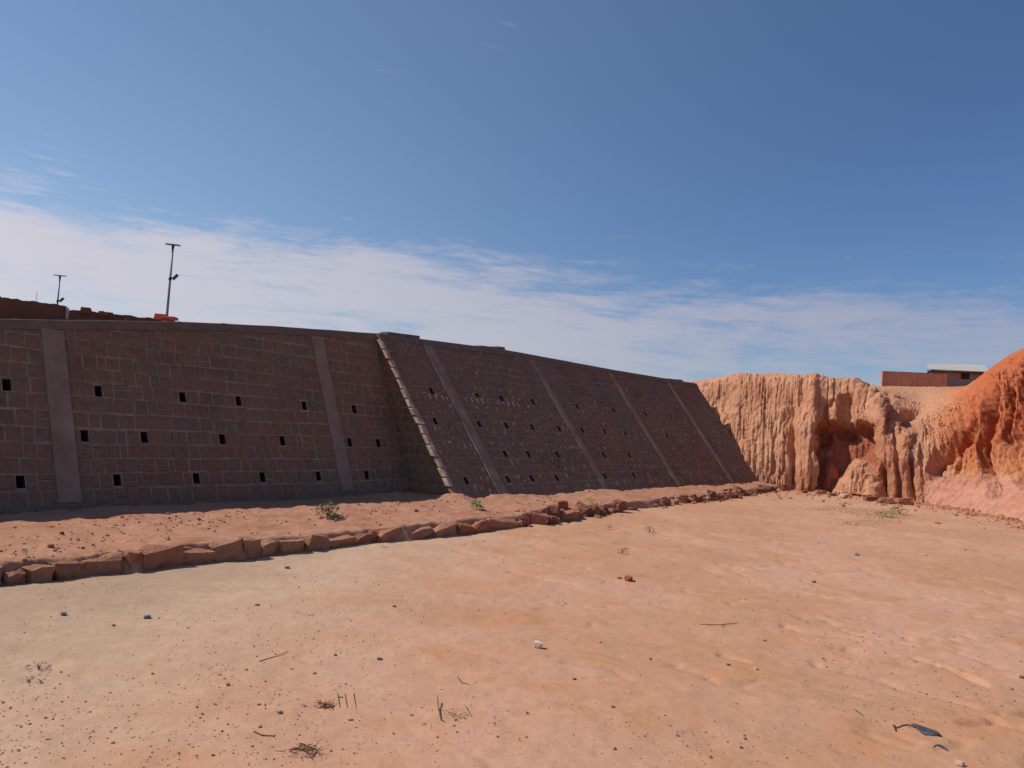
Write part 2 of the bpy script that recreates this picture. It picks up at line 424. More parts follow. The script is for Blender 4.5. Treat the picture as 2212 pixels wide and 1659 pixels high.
# stone variants: unit outline with a roughly dressed, slightly raised front
def stone_mesh(r, w=1., h=1., proud=.03, jit=.05, name='stone'):
    jx = lambda q: r.uniform(-q, q)
    c = [(-.5, -.5), (.5, -.5), (.5, .5), (-.5, .5)]
    V = []
    for (x, y) in c: V.append((x*w, y*h, -.05))
    cc = [(x*w*(1-r.uniform(0, jit)), y*h*(1-r.uniform(0, jit))) for x, y in c]
    pr = [proud*r.uniform(.3, 1) for _ in c]
    for (x, y), p in zip(cc, pr): V.append((x, y, p*.35))
    for (x, y), p in zip(cc, pr): V.append((x*r.uniform(.80, .9), y*r.uniform(.78, .88), p))
    V.append((jx(.12)*w, jx(.12)*h, proud*r.uniform(.8, 1.5)))
    F = []
    for i in range(4):
        j = (i+1) % 4
        F.append((i, j, 4+j, 4+i)); F.append((4+i, 4+j, 8+j, 8+i)); F.append((8+i, 8+j, 12))
    return V, F
NVAR = 18
var_m = []
for i in range(NVAR):
    V, F = stone_mesh(rnd, proud=.03); me = mesh_py('dressed_stone', V, F); set_color(me, np.full((len(V), 3), rnd.random())); me.materials.append(M_stone); var_m.append(me)

def course_bounds(ts, tmax):
    # ts: centres of weep-hole courses; fills the rest with even courses
    B = [0.]; hh = .315
    for tc_ in ts:
        lo = tc_-hh/2; n = max(1, round((lo-B[-1])/hh)); st = (lo-B[-1])/n
        for _ in range(n): B.append(B[-1]+st)
        B.append(lo+hh)
    while B[-1] < tmax: B.append(B[-1]+hh)
    return B

def lay(face, s0, s1, holes, pillars, hrows, name_root, sclip=None):
    """returns list of stones (s, t, w, h)"""
    tmax = max(face.t(wall_top(s)) for s in np.linspace(s0, s1, 30))
    B = course_bounds([face.t(z) for z in hrows], tmax)
    out = []
    for i in range(len(B)-1):
        t0, t1 = B[i], B[i+1]; tm = (t0+t1)/2
        blocks = [(a-w/2-.005, a+w/2+.005) for a, w in pillars]
        for (hs, hz) in holes:
            if t0-.02 < face.t(hz) < t1+.02: blocks.append((hs-.085, hs+.085))
        blocks.sort(); segs = []; cur = s0
        if sclip: cur = max(cur, sclip(tm)[0])
        end = s1 if not sclip else sclip(tm)[1]
        for a, b in blocks:
            if a > cur: segs.append((cur, min(a, end)))
            cur = max(cur, b)
        if cur < end: segs.append((cur, end))
        for a, b in segs:
            L = b-a
            if L < .07: continue
            n = max(1, round(L/rnd.uniform(.25, .32)))
            cuts = [a+L*k/n + (rnd.uniform(-.08, .08) if 0 < k < n else 0) for k in range(n+1)]
            for k in range(n):
                w = cuts[k+1]-cuts[k]; sc = (cuts[k]+cuts[k+1])/2
                if face.t(wall_top(sc)-COPE) < t0+.06: continue
                if rnd.random() < .13 and w > .16:
                    q = rnd.uniform(.38, .62)*(t1-t0)
                    out.append((sc, t0+q/2, w-.02-rnd.random()*.03, q-.024)); out.append((sc, t0+q+(t1-t0-q)/2, w-.02-rnd.random()*.03, t1-t0-q-.024))
                else: out.append((sc, tm, w-.018-rnd.random()*.035, (t1-t0)-.016-rnd.random()*.04))
    return out

def add_stones(root, face, stones, nmax=300):
    key = []
    for st in stones:
        P = face.P(st[0], st[1]); v = P-CAM; D = v@cF
        px = IW/2+FPX*(v@cR)/D
        vis = 1 if -40 < px < IW+40 and D > 1 else 0
        key.append(vis*st[2]*st[3]*abs(v@face.n)/D**3)
    order = sorted(range(len(stones)), key=lambda i: -key[i])
    far = MB(); cols = []
    for q, i in enumerate(order):
        s_, t_, w, h_ = stones[i]
        P = face.P(s_, t_)
        a = rnd.uniform(-.035, .035)
        t_ += float(fbm(s_*.5, t_*.9, 3, 3, 13))*.05; P = face.P(s_, t_)
        X = dd*math.cos(a)+face.u*math.sin(a); Y = -dd*math.sin(a)+face.u*math.cos(a)
        if q < nmax:
            obj('stone', rnd.choice(var_m), None, root, mw=frame(P, X, Y, face.n, w, h_, rnd.uniform(.6, 1.25)))
        else:
            V, F = stone_mesh(rnd, w, h_, .03*rnd.uniform(.6, 1.25))
            V = [P + X*v[0] + Y*v[1] + face.n*v[2] for v in V]
            far.add(V, F); cols += [rnd.random()]*len(V)
    if far.V:
        me = far.mesh('masonry_stones'); set_color(me, np.repeat(np.array(cols)[:, None], 3, 1))
        obj('masonry_stones', me, M_stone, root, kind='stuff')

def mortar_face(root, face, s0, s1, holes, sclip_s=None, extra_back=1.0):
    # flat mortar bed with real openings for the drain holes
    hw, hh = .075, .12
    S_ = sorted({s0, s1, *[s for s in np.arange(math.ceil(s0), s1, 1.0)], *[h[0]-hw for h in holes], *[h[0]+hw for h in holes]})
    S_ = [s for s in S_ if s0 <= s <= s1]
    V = []; F = []
    rows = sorted({h[1] for h in holes})
    for i in range(len(S_)-1):
        a, b = S_[i], S_[i+1]; mid = (a+b)/2
        cuts = [0-.5]
        for (hs, hz) in sorted(holes, key=lambda q: q[1]):
            if abs(mid-hs) < hw: cuts += [face.t(hz)-hh, face.t(hz)+hh]
        ta, tb = face.t(wall_top(a)-.02), face.t(wall_top(b)-.02)
        cuts.append(None)
        for k in range(0, len(cuts), 2):
            lo = cuts[k]; hi = cuts[k+1]
            o = len(V)
            V += [face.P(a, lo), face.P(b, lo), face.P(b, tb if hi is None else hi), face.P(a, ta if hi is None else hi)]
            F.append((o, o+1, o+2, o+3))
        # closed back of the wall
    me = mesh_py('mortar_bed', V, F)
    obj('mortar_bed', me, M_mortar, root)
    for (hs, hz) in holes:
        t = face.t(hz); dpt = .38; V = []
        for o in (0.0, -dpt):
            for (x, y) in ((-hw, -hh), (hw, -hh), (hw, hh), (-hw, hh)): V.append(face.P(hs+x, t+y, o))
        F = [(0, 4, 5, 1), (1, 5, 6, 2), (2, 6, 7, 3), (3, 7, 4, 0), (4, 7, 6, 5)]
        obj('drain_hole', mesh_py('drain_hole', V, F), M_hole, root)

def coping(root, face, s0, s1):
    S_ = np.linspace(s0, s1, int((s1-s0)/.35)+1); V = []; F = []
    for i, s in enumerate(S_):
        zt = wall_top(s) + .008*fbm(s*1.3, 0, 0, 3, 8); t = face.t(zt); tb = face.t(zt-COPE)
        wob = .006*fbm(s*2.1, 3, 0, 3, 9)
        pts = [face.P(s, tb, -.03), face.P(s, tb, .045+wob), face.P(s, t-.015, .045+wob), face.P(s, t, .03)]
        Pt = face.P(s, t, .02); q = Pt + nb*.42; q[2] = Pt[2]
        pts += [q, q-np.array([0, 0, .5])]
        V += pts
    n = 6
    for i in range(len(S_)-1):
        for k in range(n-1): F.append((i*n+k, (i+1)*n+k, (i+1)*n+k+1, i*n+k+1))
    F.append(tuple(range(n))); F.append(tuple((len(S_)-1)*n+k for k in range(n-1, -1, -1)))
    obj('coping', mesh_py('coping', V, F), M_coping, root)

def pillar(root, face, s, w, t0, out=.045, mat=None, cut=0):
    t1 = face.t(wall_top(s)-COPE-cut)-.002; ns = 12; V = []; F = []
    for k in range(ns+1):
        t = t0+(t1-t0)*k/ns; e = .008*fbm(t*1.7, s, 0, 3, 6)
        V += [face.P(s-w/2+e, t, -.03), face.P(s-w/2+e, t, out-.01), face.P(s-w/2+.012+e, t, out), face.P(s+w/2-.012-e, t, out), face.P(s+w/2-e, t, out-.01), face.P(s+w/2-e, t, -.03)]
    for k in range(ns):
        for j in range(5): F.append((k*6+j, k*6+j+1, (k+1)*6+j+1, (k+1)*6+j))
    F.append((5, 4, 3, 2, 1, 0)); F.append(tuple(ns*6+j for j in range(6)))
    obj('pillar', mesh_py('pillar', V, F), mat or M_pillar, root)

# --- left, steeper wall
H1 = [(6.66, 2.56), (8.38, 2.56), (10.27, 2.56), (11.73, 2.56), (13.71, 2.56), (15.45, 2.56),
      (8.0, 1.66), (9.24, 1.66), (11.12, 1.66), (12.81, 1.66), (15.03, 1.66), (16.1, 1.66),
      (6.75, .81), (8.55, .81), (10.31, .81), (12.04, .81), (13.73, .81), (15.4, .81), (4.9, 1.66), (5.0, 2.56)]
w1 = thing('retaining_wall', F1.P(10, 0), 'dark stone retaining wall, the steeper left one with two wide concrete strips', 'wall')
E1 = 17.4
mortar_face(w1, F1, 1.0, E1, H1)
P1 = [(7.58, .44), (14.60, .43), (.9, .42)]
st1 = lay(F1, 1.0, 17.1, H1, P1[:2], (.81, 1.66, 2.56), w1, sclip=None)
add_stones(w1, F1, st1)
for s, w in P1[:2]: pillar(w1, F1, s, w, .12)
coping(w1, F1, 1.0, 16.93)
V, F = box_vf(0, 0, 0, 16.0, .12, .34)
foot = mesh_py('footing', [F1.P(9+v[0], -.12+v[2], .02+v[1]) for v in V], F); obj('footing', foot, M_coping, w1)

# --- right, flatter wall with its side face
S2 = 16.98
def z2s(z): return S2
H2 = [(18.21, 3.27), (20.47, 3.27), (21.77, 3.27), (23.64, 3.27), (26.7, 3.27), (29.64, 3.27), (32.57, 3.27), (35.2, 3.27),
      (17.68, 2.37), (19.75, 2.37), (21.18, 2.37), (22.69, 2.37), (24.4, 2.37), (26.02, 2.37), (27.71, 2.37), (29.4, 2.37), (33.4, 2.37),
      (20.3, 1.5), (21.58, 1.5), (23.33, 1.5), (26.56, 1.5), (28.6, 1.5),
      (17.75, .77), (19.75, .77), (21.03, .77), (22.49, .77), (25.72, .77), (28.0, .77)]
w2 = thing('retaining_wall', F2.P(28, 0), 'dark stone retaining wall, the flatter sloping right one with corner stones coloured pale as if sunlit', 'wall')
S2E = 41.6
mortar_face(w2, F2, S2, S2E, H2)
P2 = [(19.12, .46), (25.25, .36), (31.45, .34), (37.6, .34)]
st2 = lay(F2, S2+.15, S2E, H2, P2, (.77, 1.5, 2.37, 3.27), w2)
add_stones(w2, F2, st2)
for i, (s, w) in enumerate(P2): pillar(w2, F2, s, w, .02, cut=.5 if i == 1 else 0)
coping(w2, F2, S2, S2E)
# side face (plane s = S2) : triangle between both faces
def c_of(face, z): return face.c0 + (z-face.z0)/math.tan(face.b)
zt = wall_top(S2)
V = [W(S2, c_of(F2, -.1), -.1), W(S2, c_of(F1, -.1)+.2, -.1), W(S2, c_of(F1, zt), zt-.02), W(S2, c_of(F2, zt), zt-.02)]
obj('side_mortar', mesh_py('side_mortar', V, [(0, 1, 2, 3)]), M_mortar, w2)
ve = [W(S2E, c_of(F2, -.1), -.1), W(S2E, c_of(F2, 5.25)+.4, -.1), W(S2E, c_of(F2, 5.25)+.4, 5.25), W(S2E, c_of(F2, 5.25), 5.25)]
obj('end_mortar', mesh_py('end_mortar', ve, [(3, 2, 1, 0)]), M_mortar, w2)
z = .30; sm = MB(); k = 0; hz = .28
Zax = np.array([0, 0, 1.])
while z+.2 < zt-.05:
    hz = min(rnd.uniform(.2, .33), zt-.03-z); zm = z+hz/2
    # corner stone: wraps the arris
    big = rnd.uniform(.20, .34) if rnd.random() < .5 else rnd.uniform(.30, .46)
    pr = rnd.uniform(.0, .06)
    shrink = .82-.55*sstep(.8, 4.6, zm)
    big = max(.035, big*shrink*.62*(.35+.6*rnd.random()))
    inn = 1.0
    V = []
    for (s_off, proud2) in ((-.05-pr, 0), (.10+rnd.uniform(-.05, .06), 0)):
        for zz in (z+.012, z+hz-.014):
            cf = c_of(F2, zz)-.025-pr*.5+rnd.uniform(-.025, .03)
            V += [W(S2+s_off+rnd.uniform(-.03, .02), cf, zz), W(S2+s_off+rnd.uniform(-.01, .01), cf+big+.06, zz)]
    Fq = [(0, 1, 3, 2), (4, 6, 7, 5), (0, 4, 5, 1), (2, 3, 7, 6), (0, 2, 6, 4), (1, 5, 7, 3)]
    import bmesh
    me = mesh_py('corner_stone', V, Fq); bm = bmesh.new(); bm.from_mesh(me)
    bmesh.ops.recalc_face_normals(bm, faces=bm.faces[:])
    bmesh.ops.bevel(bm, geom=bm.edges[:], offset=.018, segments=1, affect='EDGES'); bm.to_mesh(me); bm.free()
    set_color(me, np.full((len(me.vertices), 3), rnd.random()))
    obj('corner_stone', me, M_quoin_lit if zm > .7 else M_rock, w2)
    # side stones
    a = c_of(F2, zm)+big+.03; b = c_of(F1, zm)-.03
    L = b-a
    if L > .08:
        n = max(1, round(L/.29)); cu = [a+L*q/n+(rnd.uniform(-.04, .04) if 0 < q < n else 0) for q in range(n+1)]
        for q in range(n):
            w = cu[q+1]-cu[q]-.026
            obj('side_stone', rnd.choice(var_m), None, w2, mw=frame(W(S2, (cu[q]+cu[q+1])/2, zm), -nb, Zax, -dd, w, hz-.026, 1))
    z += hz; k += 1
# pale mortar squeezed out of some joints, catching the light
def smear(face, s, t, l, along=True, r=.02):
    n = 4; pts = [face.P(s+(l*q/n if along else rnd.uniform(-.01, .01)), t+(0 if along else l*q/n)+rnd.uniform(-.006, .006), .018) for q in range(n+1)]
    return tube_vf(pts, [r*.4, r, r*.8, r*1.1, r*.3], 6)
mb = MB()
tB = [F2.t(3.27)-.36, F2.t(3.27)-.12]
for s in np.arange(17.4, 22.6, .285):
    if abs(s-19.12) < .3: continue
    if rnd.random() < .9: mb.add(*smear(F2, s, tB[0]+.02, .2, False, .022))
    if rnd.random() < .8: mb.add(*smear(F2, s, tB[1]+.01, .24, True, .012))
for s in np.arange(17.6, 19.0, .28): mb.add(*smear(F2, s, F2.t(1.62), .18, False, .018))
for _ in range(16):
    mb.add(*smear(F2, rnd.uniform(17.4, 18.7), F2.t(rnd.uniform(4.25, 4.75)), rnd.uniform(.06, .2), rnd.random() < .4, .014))
me = mb.mesh('mortar_smear'); obj('mortar_smear', me, M_lime, w2, kind='stuff')

# concrete slabs left on the wall top
def slab(s0, s1, zz, hgt, label, face, mat=M_coping, redend=False):
    L = s1-s0; zt0 = wall_top((s0+s1)/2)
    P = face.P((s0+s1)/2, face.t(zt0), .0) + nb*.2; P[2] = zt0+.004
    tilt = math.atan2(wall_top(s1)-wall_top(s0), L)
    t = thing('concrete_slab', P, label, 'slab', 'slabs lying on the wall top')
    X = dd*math.cos(tilt)+Zax*math.sin(tilt)
    me = bevelled_box(L, .34, hgt, .015); obj('slab_body', me, mat, t, mw=frame(P+Zax*hgt/2, X, nb, np.cross(X, nb)))
    if redend:
        me = bevelled_box(.46, .30, hgt*.8, .01); obj('red_block', me, M_redc, t, mw=frame(P+X*(L/2-.24)+Zax*(hgt+.4*hgt-.01), X, nb, np.cross(X, nb)))
slab(17.5, 18.95, 0, .11, 'flat grey concrete slab on the wall top beside the pale corner edge', F2)
slab(22.3, 23.75, 0, .07, 'thin concrete slab with a red block at its right end, on the middle of the wall top', F2, redend=True)
slab(38.2, 39.9, 0, .06, 'thin concrete slab with a red block, farthest along the wall top near the cliff', F2, redend=True)

# ------------------------------------------------------------------ fill behind the walls
bs = np.concatenate([np.linspace(-30, 0, 8)[:-1], np.linspace(0, 43, 120)]); bc = np.concatenate([[0, .5, 1, 2, 3, 5, 8, 12], np.geomspace(16, 120, 10)])
BS, BC = np.meshgrid(bs, bc)
topz = np.interp(BS, [2, 6.6, 10.45, 13.3, 16.95, 19.3, 23.8, 31.8, 41.9, 46], [3.1, 3.80, 4.29, 4.58, 4.86, 4.95, 5.12, 5.14, 5.27, 5.3])
c0 = np.where(BS < S2, c_of(F1, topz), c_of(F2, topz))+.3
zz = topz-.10 + (4.75-topz)*sstep(3, 12, BC) + fbm(BS*.5, BC*.5, 0, 3, 66)*.04
CCb = c0+BC
obj('upper_ground', mesh_np('upper_ground', np.stack([BS*dd[0]+CCb*nb[0], BS*dd[1]+CCb*nb[1], zz], -1).reshape(-1, 3), grid_faces(len(bc), len(bs)), True), M_ground, kind='structure')

# ------------------------------------------------------------------ low earth wall at the left top with rubble
def strip_wall(name, pts, thick, depth_z, mat, label, cat, seed=0, rough=.02):
    # pts: (x, y, D) of its crest; runs along the line, goes depth_z down
    P = [atD(*p) for p in pts]; n = 60; V = []; F = []
    for i in range(n+1):
        f = i/n*(len(P)-1); k = min(int(f), len(P)-2); q = P[k]*(1-(f-k))+P[k+1]*(f-k)
        r = fbm(i*.35, seed, 0, 3, seed)*rough; lo = q[2]-depth_z
        g = q + nb*thick
        row = [(q[0], q[1], lo), (q[0]-nb[0]*r, q[1]-nb[1]*r, (lo+q[2])/2), (q[0], q[1], q[2]+r), (g[0], g[1], q[2]+r*.6), (g[0], g[1], lo)]
        V += row
    for i in range(n):
        for j in range(4): F.append((i*5+j, (i+1)*5+j, (i+1)*5+j+1, i*5+j+1))
    F.append((4, 3, 2, 1, 0)); F.append(tuple(n*5+j for j in range(5)))
    t = thing(name, np.array(V[0]), label, cat)
    obj('wall_body', mesh_py(name, V, F), mat, t); return t
strip_wall('low_earth_wall', [(-330, 575, 17.5), (-150, 614, 18), (0, 641, 18.6), (70, 651, 19.2), (145, 662, 19.8)], .3, 1.6, M_bank, 'low red-brown earth wall above the coping at the far left', 'low wall', 3, .03)
strip_wall('low_earth_wall', [(100, 668, 21.5), (165, 669, 22.1), (220, 674, 22.6), (290, 683, 23.2), (350, 690, 23.8), (400, 697, 24.3)], .5, 1.5, M_bank, 'lower red-brown bank with rubble on its crest, left of the red block', 'low wall', 5, .05)

def rock_mesh(r, sx, sy, sz, jit=.18, name='rock', rounded=.35, flat=0):
    V = []; idx = {}
    for i in range(3):
        for j in range(3):
            for k_ in range(3):
                if i == j == k_ == 1: continue
                p = Vector((i-1, j-1, k_-1)); l = p.length
                q = p*(1-rounded) + p.normalized()*rounded
                q += Vector((r.uniform(-jit, jit), r.uniform(-jit, jit), r.uniform(-jit, jit)))
                idx[(i, j, k_)] = len(V); V.append((q.x*sx/2, q.y*sy/2, q.z*sz/2))
    F = []
    for ax in range(3):
        for side_ in (0, 2):
            for a in range(2):
                for b_ in range(2):
                    def g(u, w):
                        t = [0, 0, 0]; t[ax] = side_; o = [x for x in range(3) if x != ax]; t[o[0]] = u; t[o[1]] = w; return idx[tuple(t)]
                    q = (g(a, b_), g(a+1, b_), g(a+1, b_+1), g(a, b_+1))
                    if (side_ == 0) ^ (ax == 1): q = q[::-1]
                    F.append(q)
    me = mesh_py(name, V, F); set_color(me, np.full((len(V), 3), r.random())); return me
for i, (x, y, sz_, lab) in enumerate([(187, 661, .14, 'tallest lump of red rubble on the low bank, at its left end'), (222, 667, .1, 'small lump of red rubble in the middle of the low bank'),
                              (234, 671, .13, 'squarish lump of red rubble right of the middle of the low bank'), (277, 677, .12, 'single lump of rubble at the right end of the low bank')]):
    P = atD(x, y, 22.2+i*.25)
    obj('rubble_lump', rock_mesh(rnd, sz_*1.6, sz_*1.4, sz_*1.3), M_bank, label=lab, cat='rubble', group='rubble on the low bank', mw=Matrix.Translation(P-np.array([0, 0, .13])))
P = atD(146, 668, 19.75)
obj('sunlit_post', bevelled_box(.06, .06, .28, .01, .004), M_lime, label='short post coloured pale as if sunlit, at the right end of the upper earth wall', cat='post', mw=Matrix.Translation(P-np.array([0, 0, .1])))  # pale colour stands for the sunlit end of the earth wall

# ------------------------------------------------------------------ lamp posts
def lamp(xb, xt, yt, D, label):
    top = atD(xt, yt, D); base = np.array([top[0]+.02, top[1], 4.62]); Hh = top[2]-base[2]
    t = thing('lamp_post', base, label, 'lamp post', 'solar lamp posts above the wall')
    obj('base_plate', bevelled_box(.3, .3, .04, .008), M_steel, t, mw=Matrix.Translation(base+Zax*.02))
    V, F = tube_vf([base+Zax*.03, base+Zax*Hh*.5, base+Zax*(Hh-.04)], [.07, .058, .045], 12)
    obj('pole', mesh_py('pole', V, F, True), M_steel, t)
    obj('panel_bracket', mesh_py('br', *tube_vf([base+Zax*(Hh-.16), base+Zax*(Hh+.02)], [.06, .07], 10), True), M_dark, t)
    X = cR0*math.cos(.25)+np.array([0, 1, 0])*math.sin(.25); Y = np.cross(Zax, X)
    tl = .10; Zt = Zax*math.cos(tl)-Y*math.sin(tl); Yt = np.cross(Zt, X)
    pn = obj('solar_panel', bevelled_box(.66, .5, .06, .012), M_panel, t, mw=frame(base+Zax*(Hh+.05), X, Yt, Zt))
    # lamp head on a short arm to the right
    a0 = base+Zax*(Hh*.70); a1 = a0 + X*.18
    obj('arm', mesh_py('arm', *tube_vf([a0, a0+X*.1+Zax*.01, a1], .02, 8), True), M_dark, t)
    ang = math.radians(50)
    X2 = X*math.cos(ang)+Zax*math.sin(ang); Z2 = np.cross(X2, Y)
    hd = obj('lamp_head', bevelled_box(.34, .26, .11, .02, 0, 2), M_dark, t, mw=frame(a1+X*.05+Zax*.10, X2, Y, Z2))
    obj('clamp', mesh_py('clamp', *tube_vf([a0-Zax*.08, a0+Zax*.08], .075, 12), True), M_dark, t)
lamp(360, 373, 531, 40, 'solar lamp post rising behind the small red block on the wall')
lamp(124, 129, 597, 53, 'farther, smaller solar lamp post above the earth wall at the far left')
top = atD(80, 629, 60); V, F = tube_vf([(top[0], top[1], 4.6), top], [.03, .02], 8)
obj('thin_mast', mesh_py('thin_mast', V, F, True), M_steel, label='very thin pale mast left of both lamp posts, barely visible over the earth wall', cat='mast')
P = atD(359, 686, 23.2)
rb = thing('red_barrier', P-Zax*.5, 'bright red plastic block on the wall top at the foot of the nearer lamp post', 'barrier')
me = bevelled_box(.60, .3, .10, .03, .012, 2); obj('barrier_body', me, M_red, rb, mw=frame(P-Zax*.02, cR0, np.array([0, 1., 0]), Zax))
me = bevelled_box(.30, .30, .1, .02, .01, 1); obj('barrier_end', me, M_red, rb, mw=frame(P-cR0*.14+Zax*.035, cR0, np.array([0, 1., 0]), Zax))
me = bevelled_box(.16, .3, .7, .02, .01, 1); obj('barrier_foot', me, M_red, rb, mw=frame(P-Zax*.42, cR0, np.array([0, 1., 0]), Zax))

# ------------------------------------------------------------------ cliff and hillside
cols = [
 (1400, (1060,43.5),(1000,44.4),(950,45.4),(890,47.0),(836,48.4),(832,56),(830,72)),
 (1500, (1056,42.6),(1000,43.4),(940,44.4),(880,45.6),(828,46.6),(826,54),(825,72)),
 (1560, (1054,42.0),(1000,42.7),(940,43.6),(880,44.6),(817,45.6),(816,54),(817,72)),
 (1620, (1052,41.5),(1000,42.1),(940,42.9),(880,43.7),(811,44.7),(812,53),(814,72)),
 (1690, (1058,41.2),(1005,41.6),(945,42.2),(880,42.9),(812,43.8),(814,52),(816,72)),
 (1745, (1063,40.9),(1010,41.2),(945,41.7),(880,42.3),(815,43.1),(818,52),(820,72)),
 (1790, (1067,40.6),(1010,41.0),(945,41.5),(880,42.1),(819,43.0),(822,52),(824,72)),
 (1840, (1071,40.2),(1010,40.6),(945,41.1),(880,41.7),(821,42.8),(825,52),(827,72)),
 (1872, (1075,39.8),(1015,40.2),(950,40.7),(893,41.3),(830,43.0),(836,54),(833,76)),
 (1905, (1079,39.2),(1020,39.5),(965,39.9),(915,40.6),(862,42.9),(845,54),(834,80)),
 (1950, (1083,38.7),(1030,39.0),(985,39.2),(935,40.3),(885,44.5),(848,60),(834,84)),
 (1990, (1087,38.0),(1045,38.4),(1000,38.9),(940,40.6),(890,46.0),(850,62),(835,84)),
 (2030, (1095,37.0),(1045,37.7),(990,38.6),(930,40.5),(880,45.0),(850,58),(835,84)),
 (2080, (1103,35.5),(1050,36.6),(980,38.0),(910,40.0),(855,44.0),(838,52),(834,84)),
 (2120, (1111,34.3),(1050,35.8),(970,37.5),(890,39.3),(825,43.0),(812,47),(826,84)),
 (2160, (1120,33.0),(1050,35.0),(960,37.0),(870,39.0),(793,42.0),(781,45),(812,82)),
 (2212, (1131,31.0),(1055,33.5),(955,36.0),(850,38.5),(765,41.5),(753,44),(800,80)),
 (2300, (1151,28.5),(1060,31.5),(945,34.5),(830,37.0),(725,40.5),(715,43),(780,80)),
 (2450, (1186,24.5),(1080,27.5),(930,31.0),(790,34.0),(660,38.0),(650,41),(760,80)),
 (2900, (1310,17.5),(1150,20.0),(930,24.0),(700,28.0),(500,33.0),(490,37),(740,80)),
]
xs = np.array([c[0] for c in cols], float)
arr = np.array([[list(p) for p in c[1:]] for c in cols], float)     # col, row, (y, D)
for i_, c_ in enumerate(cols):
    if 1480 < c_[0] < 1880:
        arr[i_, 2:5, 1] += (.3, .6, 1.0)
# extra underground row in front and a falling row behind
pre = arr[:, :1].copy(); pre[:, 0, 0] += 14; pre[:, 0, 1] -= .25
NX = 900; vrow = np.array([0, .25, 1, 2, 3, 4, 5, 6.0])
arr = np.concatenate([pre, arr], 1)                                 # rows: -, base, r2, r3, r4, lip, b1, b2
gxx = np.interp(np.linspace(0, 1, NX), [0, .03, .83, .9, 1], [1400, 1490, 2225, 2400, 2900])
def pchip(xk, yk, x):
    h = np.diff(xk); d = np.diff(yk, axis=0)/h[:, None] if yk.ndim > 1 else np.diff(yk)/h
    m_ = np.zeros_like(yk)
    for i in range(1, len(xk)-1):
        a, b = d[i-1], d[i]; w1_ = 2*h[i]+h[i-1]; w2_ = h[i]+2*h[i-1]
        with np.errstate(divide='ignore', invalid='ignore'):
            hm = (w1_+w2_)/(w1_/a+w2_/b)
        m_[i] = np.where(a*b > 0, hm, 0)
    m_[0] = d[0]; m_[-1] = d[-1]
    k = np.clip(np.searchsorted(xk, x)-1, 0, len(xk)-2); t = ((x-xk[k])/h[k]); hk = h[k]
    if yk.ndim > 1: t = t[:, None]; hk = hk[:, None]
    return (2*t**3-3*t**2+1)*yk[k]+(t**3-2*t**2+t)*hk*m_[k]+(-2*t**3+3*t**2)*yk[k+1]+(t**3-t**2)*hk*m_[k+1]
R0_ = pchip(xs, arr.reshape(len(xs), -1), gxx).reshape(NX, arr.shape[1], 2)
vk = np.array([0, 1, 2, 3, 4, 5, 6, 7.0])
vt = np.concatenate([np.linspace(0, 1, 6)[:-1], np.linspace(1, 5, 210)[:-1], np.linspace(5, 6, 40)[:-1], np.linspace(6, 7, 24)])
NV = len(vt)
GY = np.zeros((NX, NV)); GD = np.zeros((NX, NV))
tmp = pchip(vk, np.swapaxes(R0_, 0, 1).reshape(8, -1), vt).reshape(NV, NX, 2)
GY = tmp[:, :, 0].T; GD = tmp[:, :, 1].T; GX = np.repeat(gxx[:, None], NV, 1); GV = np.repeat(vt[None], NX, 0)
for _ in range(6):
    for a_ in (GY, GD):
        a_[1:-1] = (a_[:-2]+2*a_[1:-1]+a_[2:])/4
# --- relief (metres towards the viewer's side), features placed where they stand on the face
face_m = sstep(.7, 1.3, GV)*(1-sstep(4.75, 5.2, GV))
skew = GX + (1060-GY)*-.05
mpp = GD/FPX
ax = np.cumsum(np.concatenate([[0], np.diff(gxx)*40/FPX]))[:, None] + (skew-GX)*.023   # running metres along the face
zz_ = (980-GY)*.023
def ridged(x, y, seed, sharp=1.0):
    n = fbm(x, y, 0, 3, seed); return np.clip(np.abs(n)*2.6, 0, .9)**.75*1.3
left = 1-sstep(1735, 1775, GX)
right = sstep(1930, 2020, GX)
D_ = np.zeros_like(GX)
fl = ridged(ax*1.9, zz_*.2, 11)*.11 + ridged(ax*5.2, zz_*.35, 15)*.085 + fbm(ax*.5, zz_*.2, 0, 3, 19)*.3
D_ += left*face_m*fl*(.55+.75*np.clip(-zz_*.15+.7, 0, 1.2))
gl = ridged(ax*.62, zz_*.10, 23)*.55 + ridged(ax*1.5, zz_*.22, 29)*.25
gm = sstep(2.1, 2.9, GV)*(1-sstep(4.0, 4.9, GV))
D_ += right*gm*(gl-.35)*.6
D_ += right*sstep(2.0, 2.8, GV)*(1-sstep(4.6, 5.2, GV))*(ridged(ax*2.6, zz_*.3, 37)*.13+ridged(ax*6, zz_*.5, 39)*.06)
D_ += (1-left)*(1-right)*face_m*(fbm(ax*.9, zz_*.6, 0, 4, 31)*.28+ridged(ax*2.6, zz_*.3, 35)*.09)
def g_(cx, cy, rx, ry, p=2): return np.exp(-(np.abs((GX-cx)/rx)**p+np.abs((GY-cy)/ry)**p))
def seg(xl, xr, yt, yb, ex=6, ey=10): return sstep(xl-ex, xl+ex, GX)*(1-sstep(xr-ex, xr+ex, GX))*sstep(yt-ey, yt+ey, GY)*(1-sstep(yb-ey, yb+ey, GY))
nz = fbm(GX*.05, GY*.05, 0, 3, 51)*9
# buttress left of the hollow
D_ += .55*g_(1742, 960, 24, 130, 3)
D_ -= .55*g_(1714, 975, 9, 95)      # groove left of it
D_ -= .45*g_(1735, 865, 8, 45)
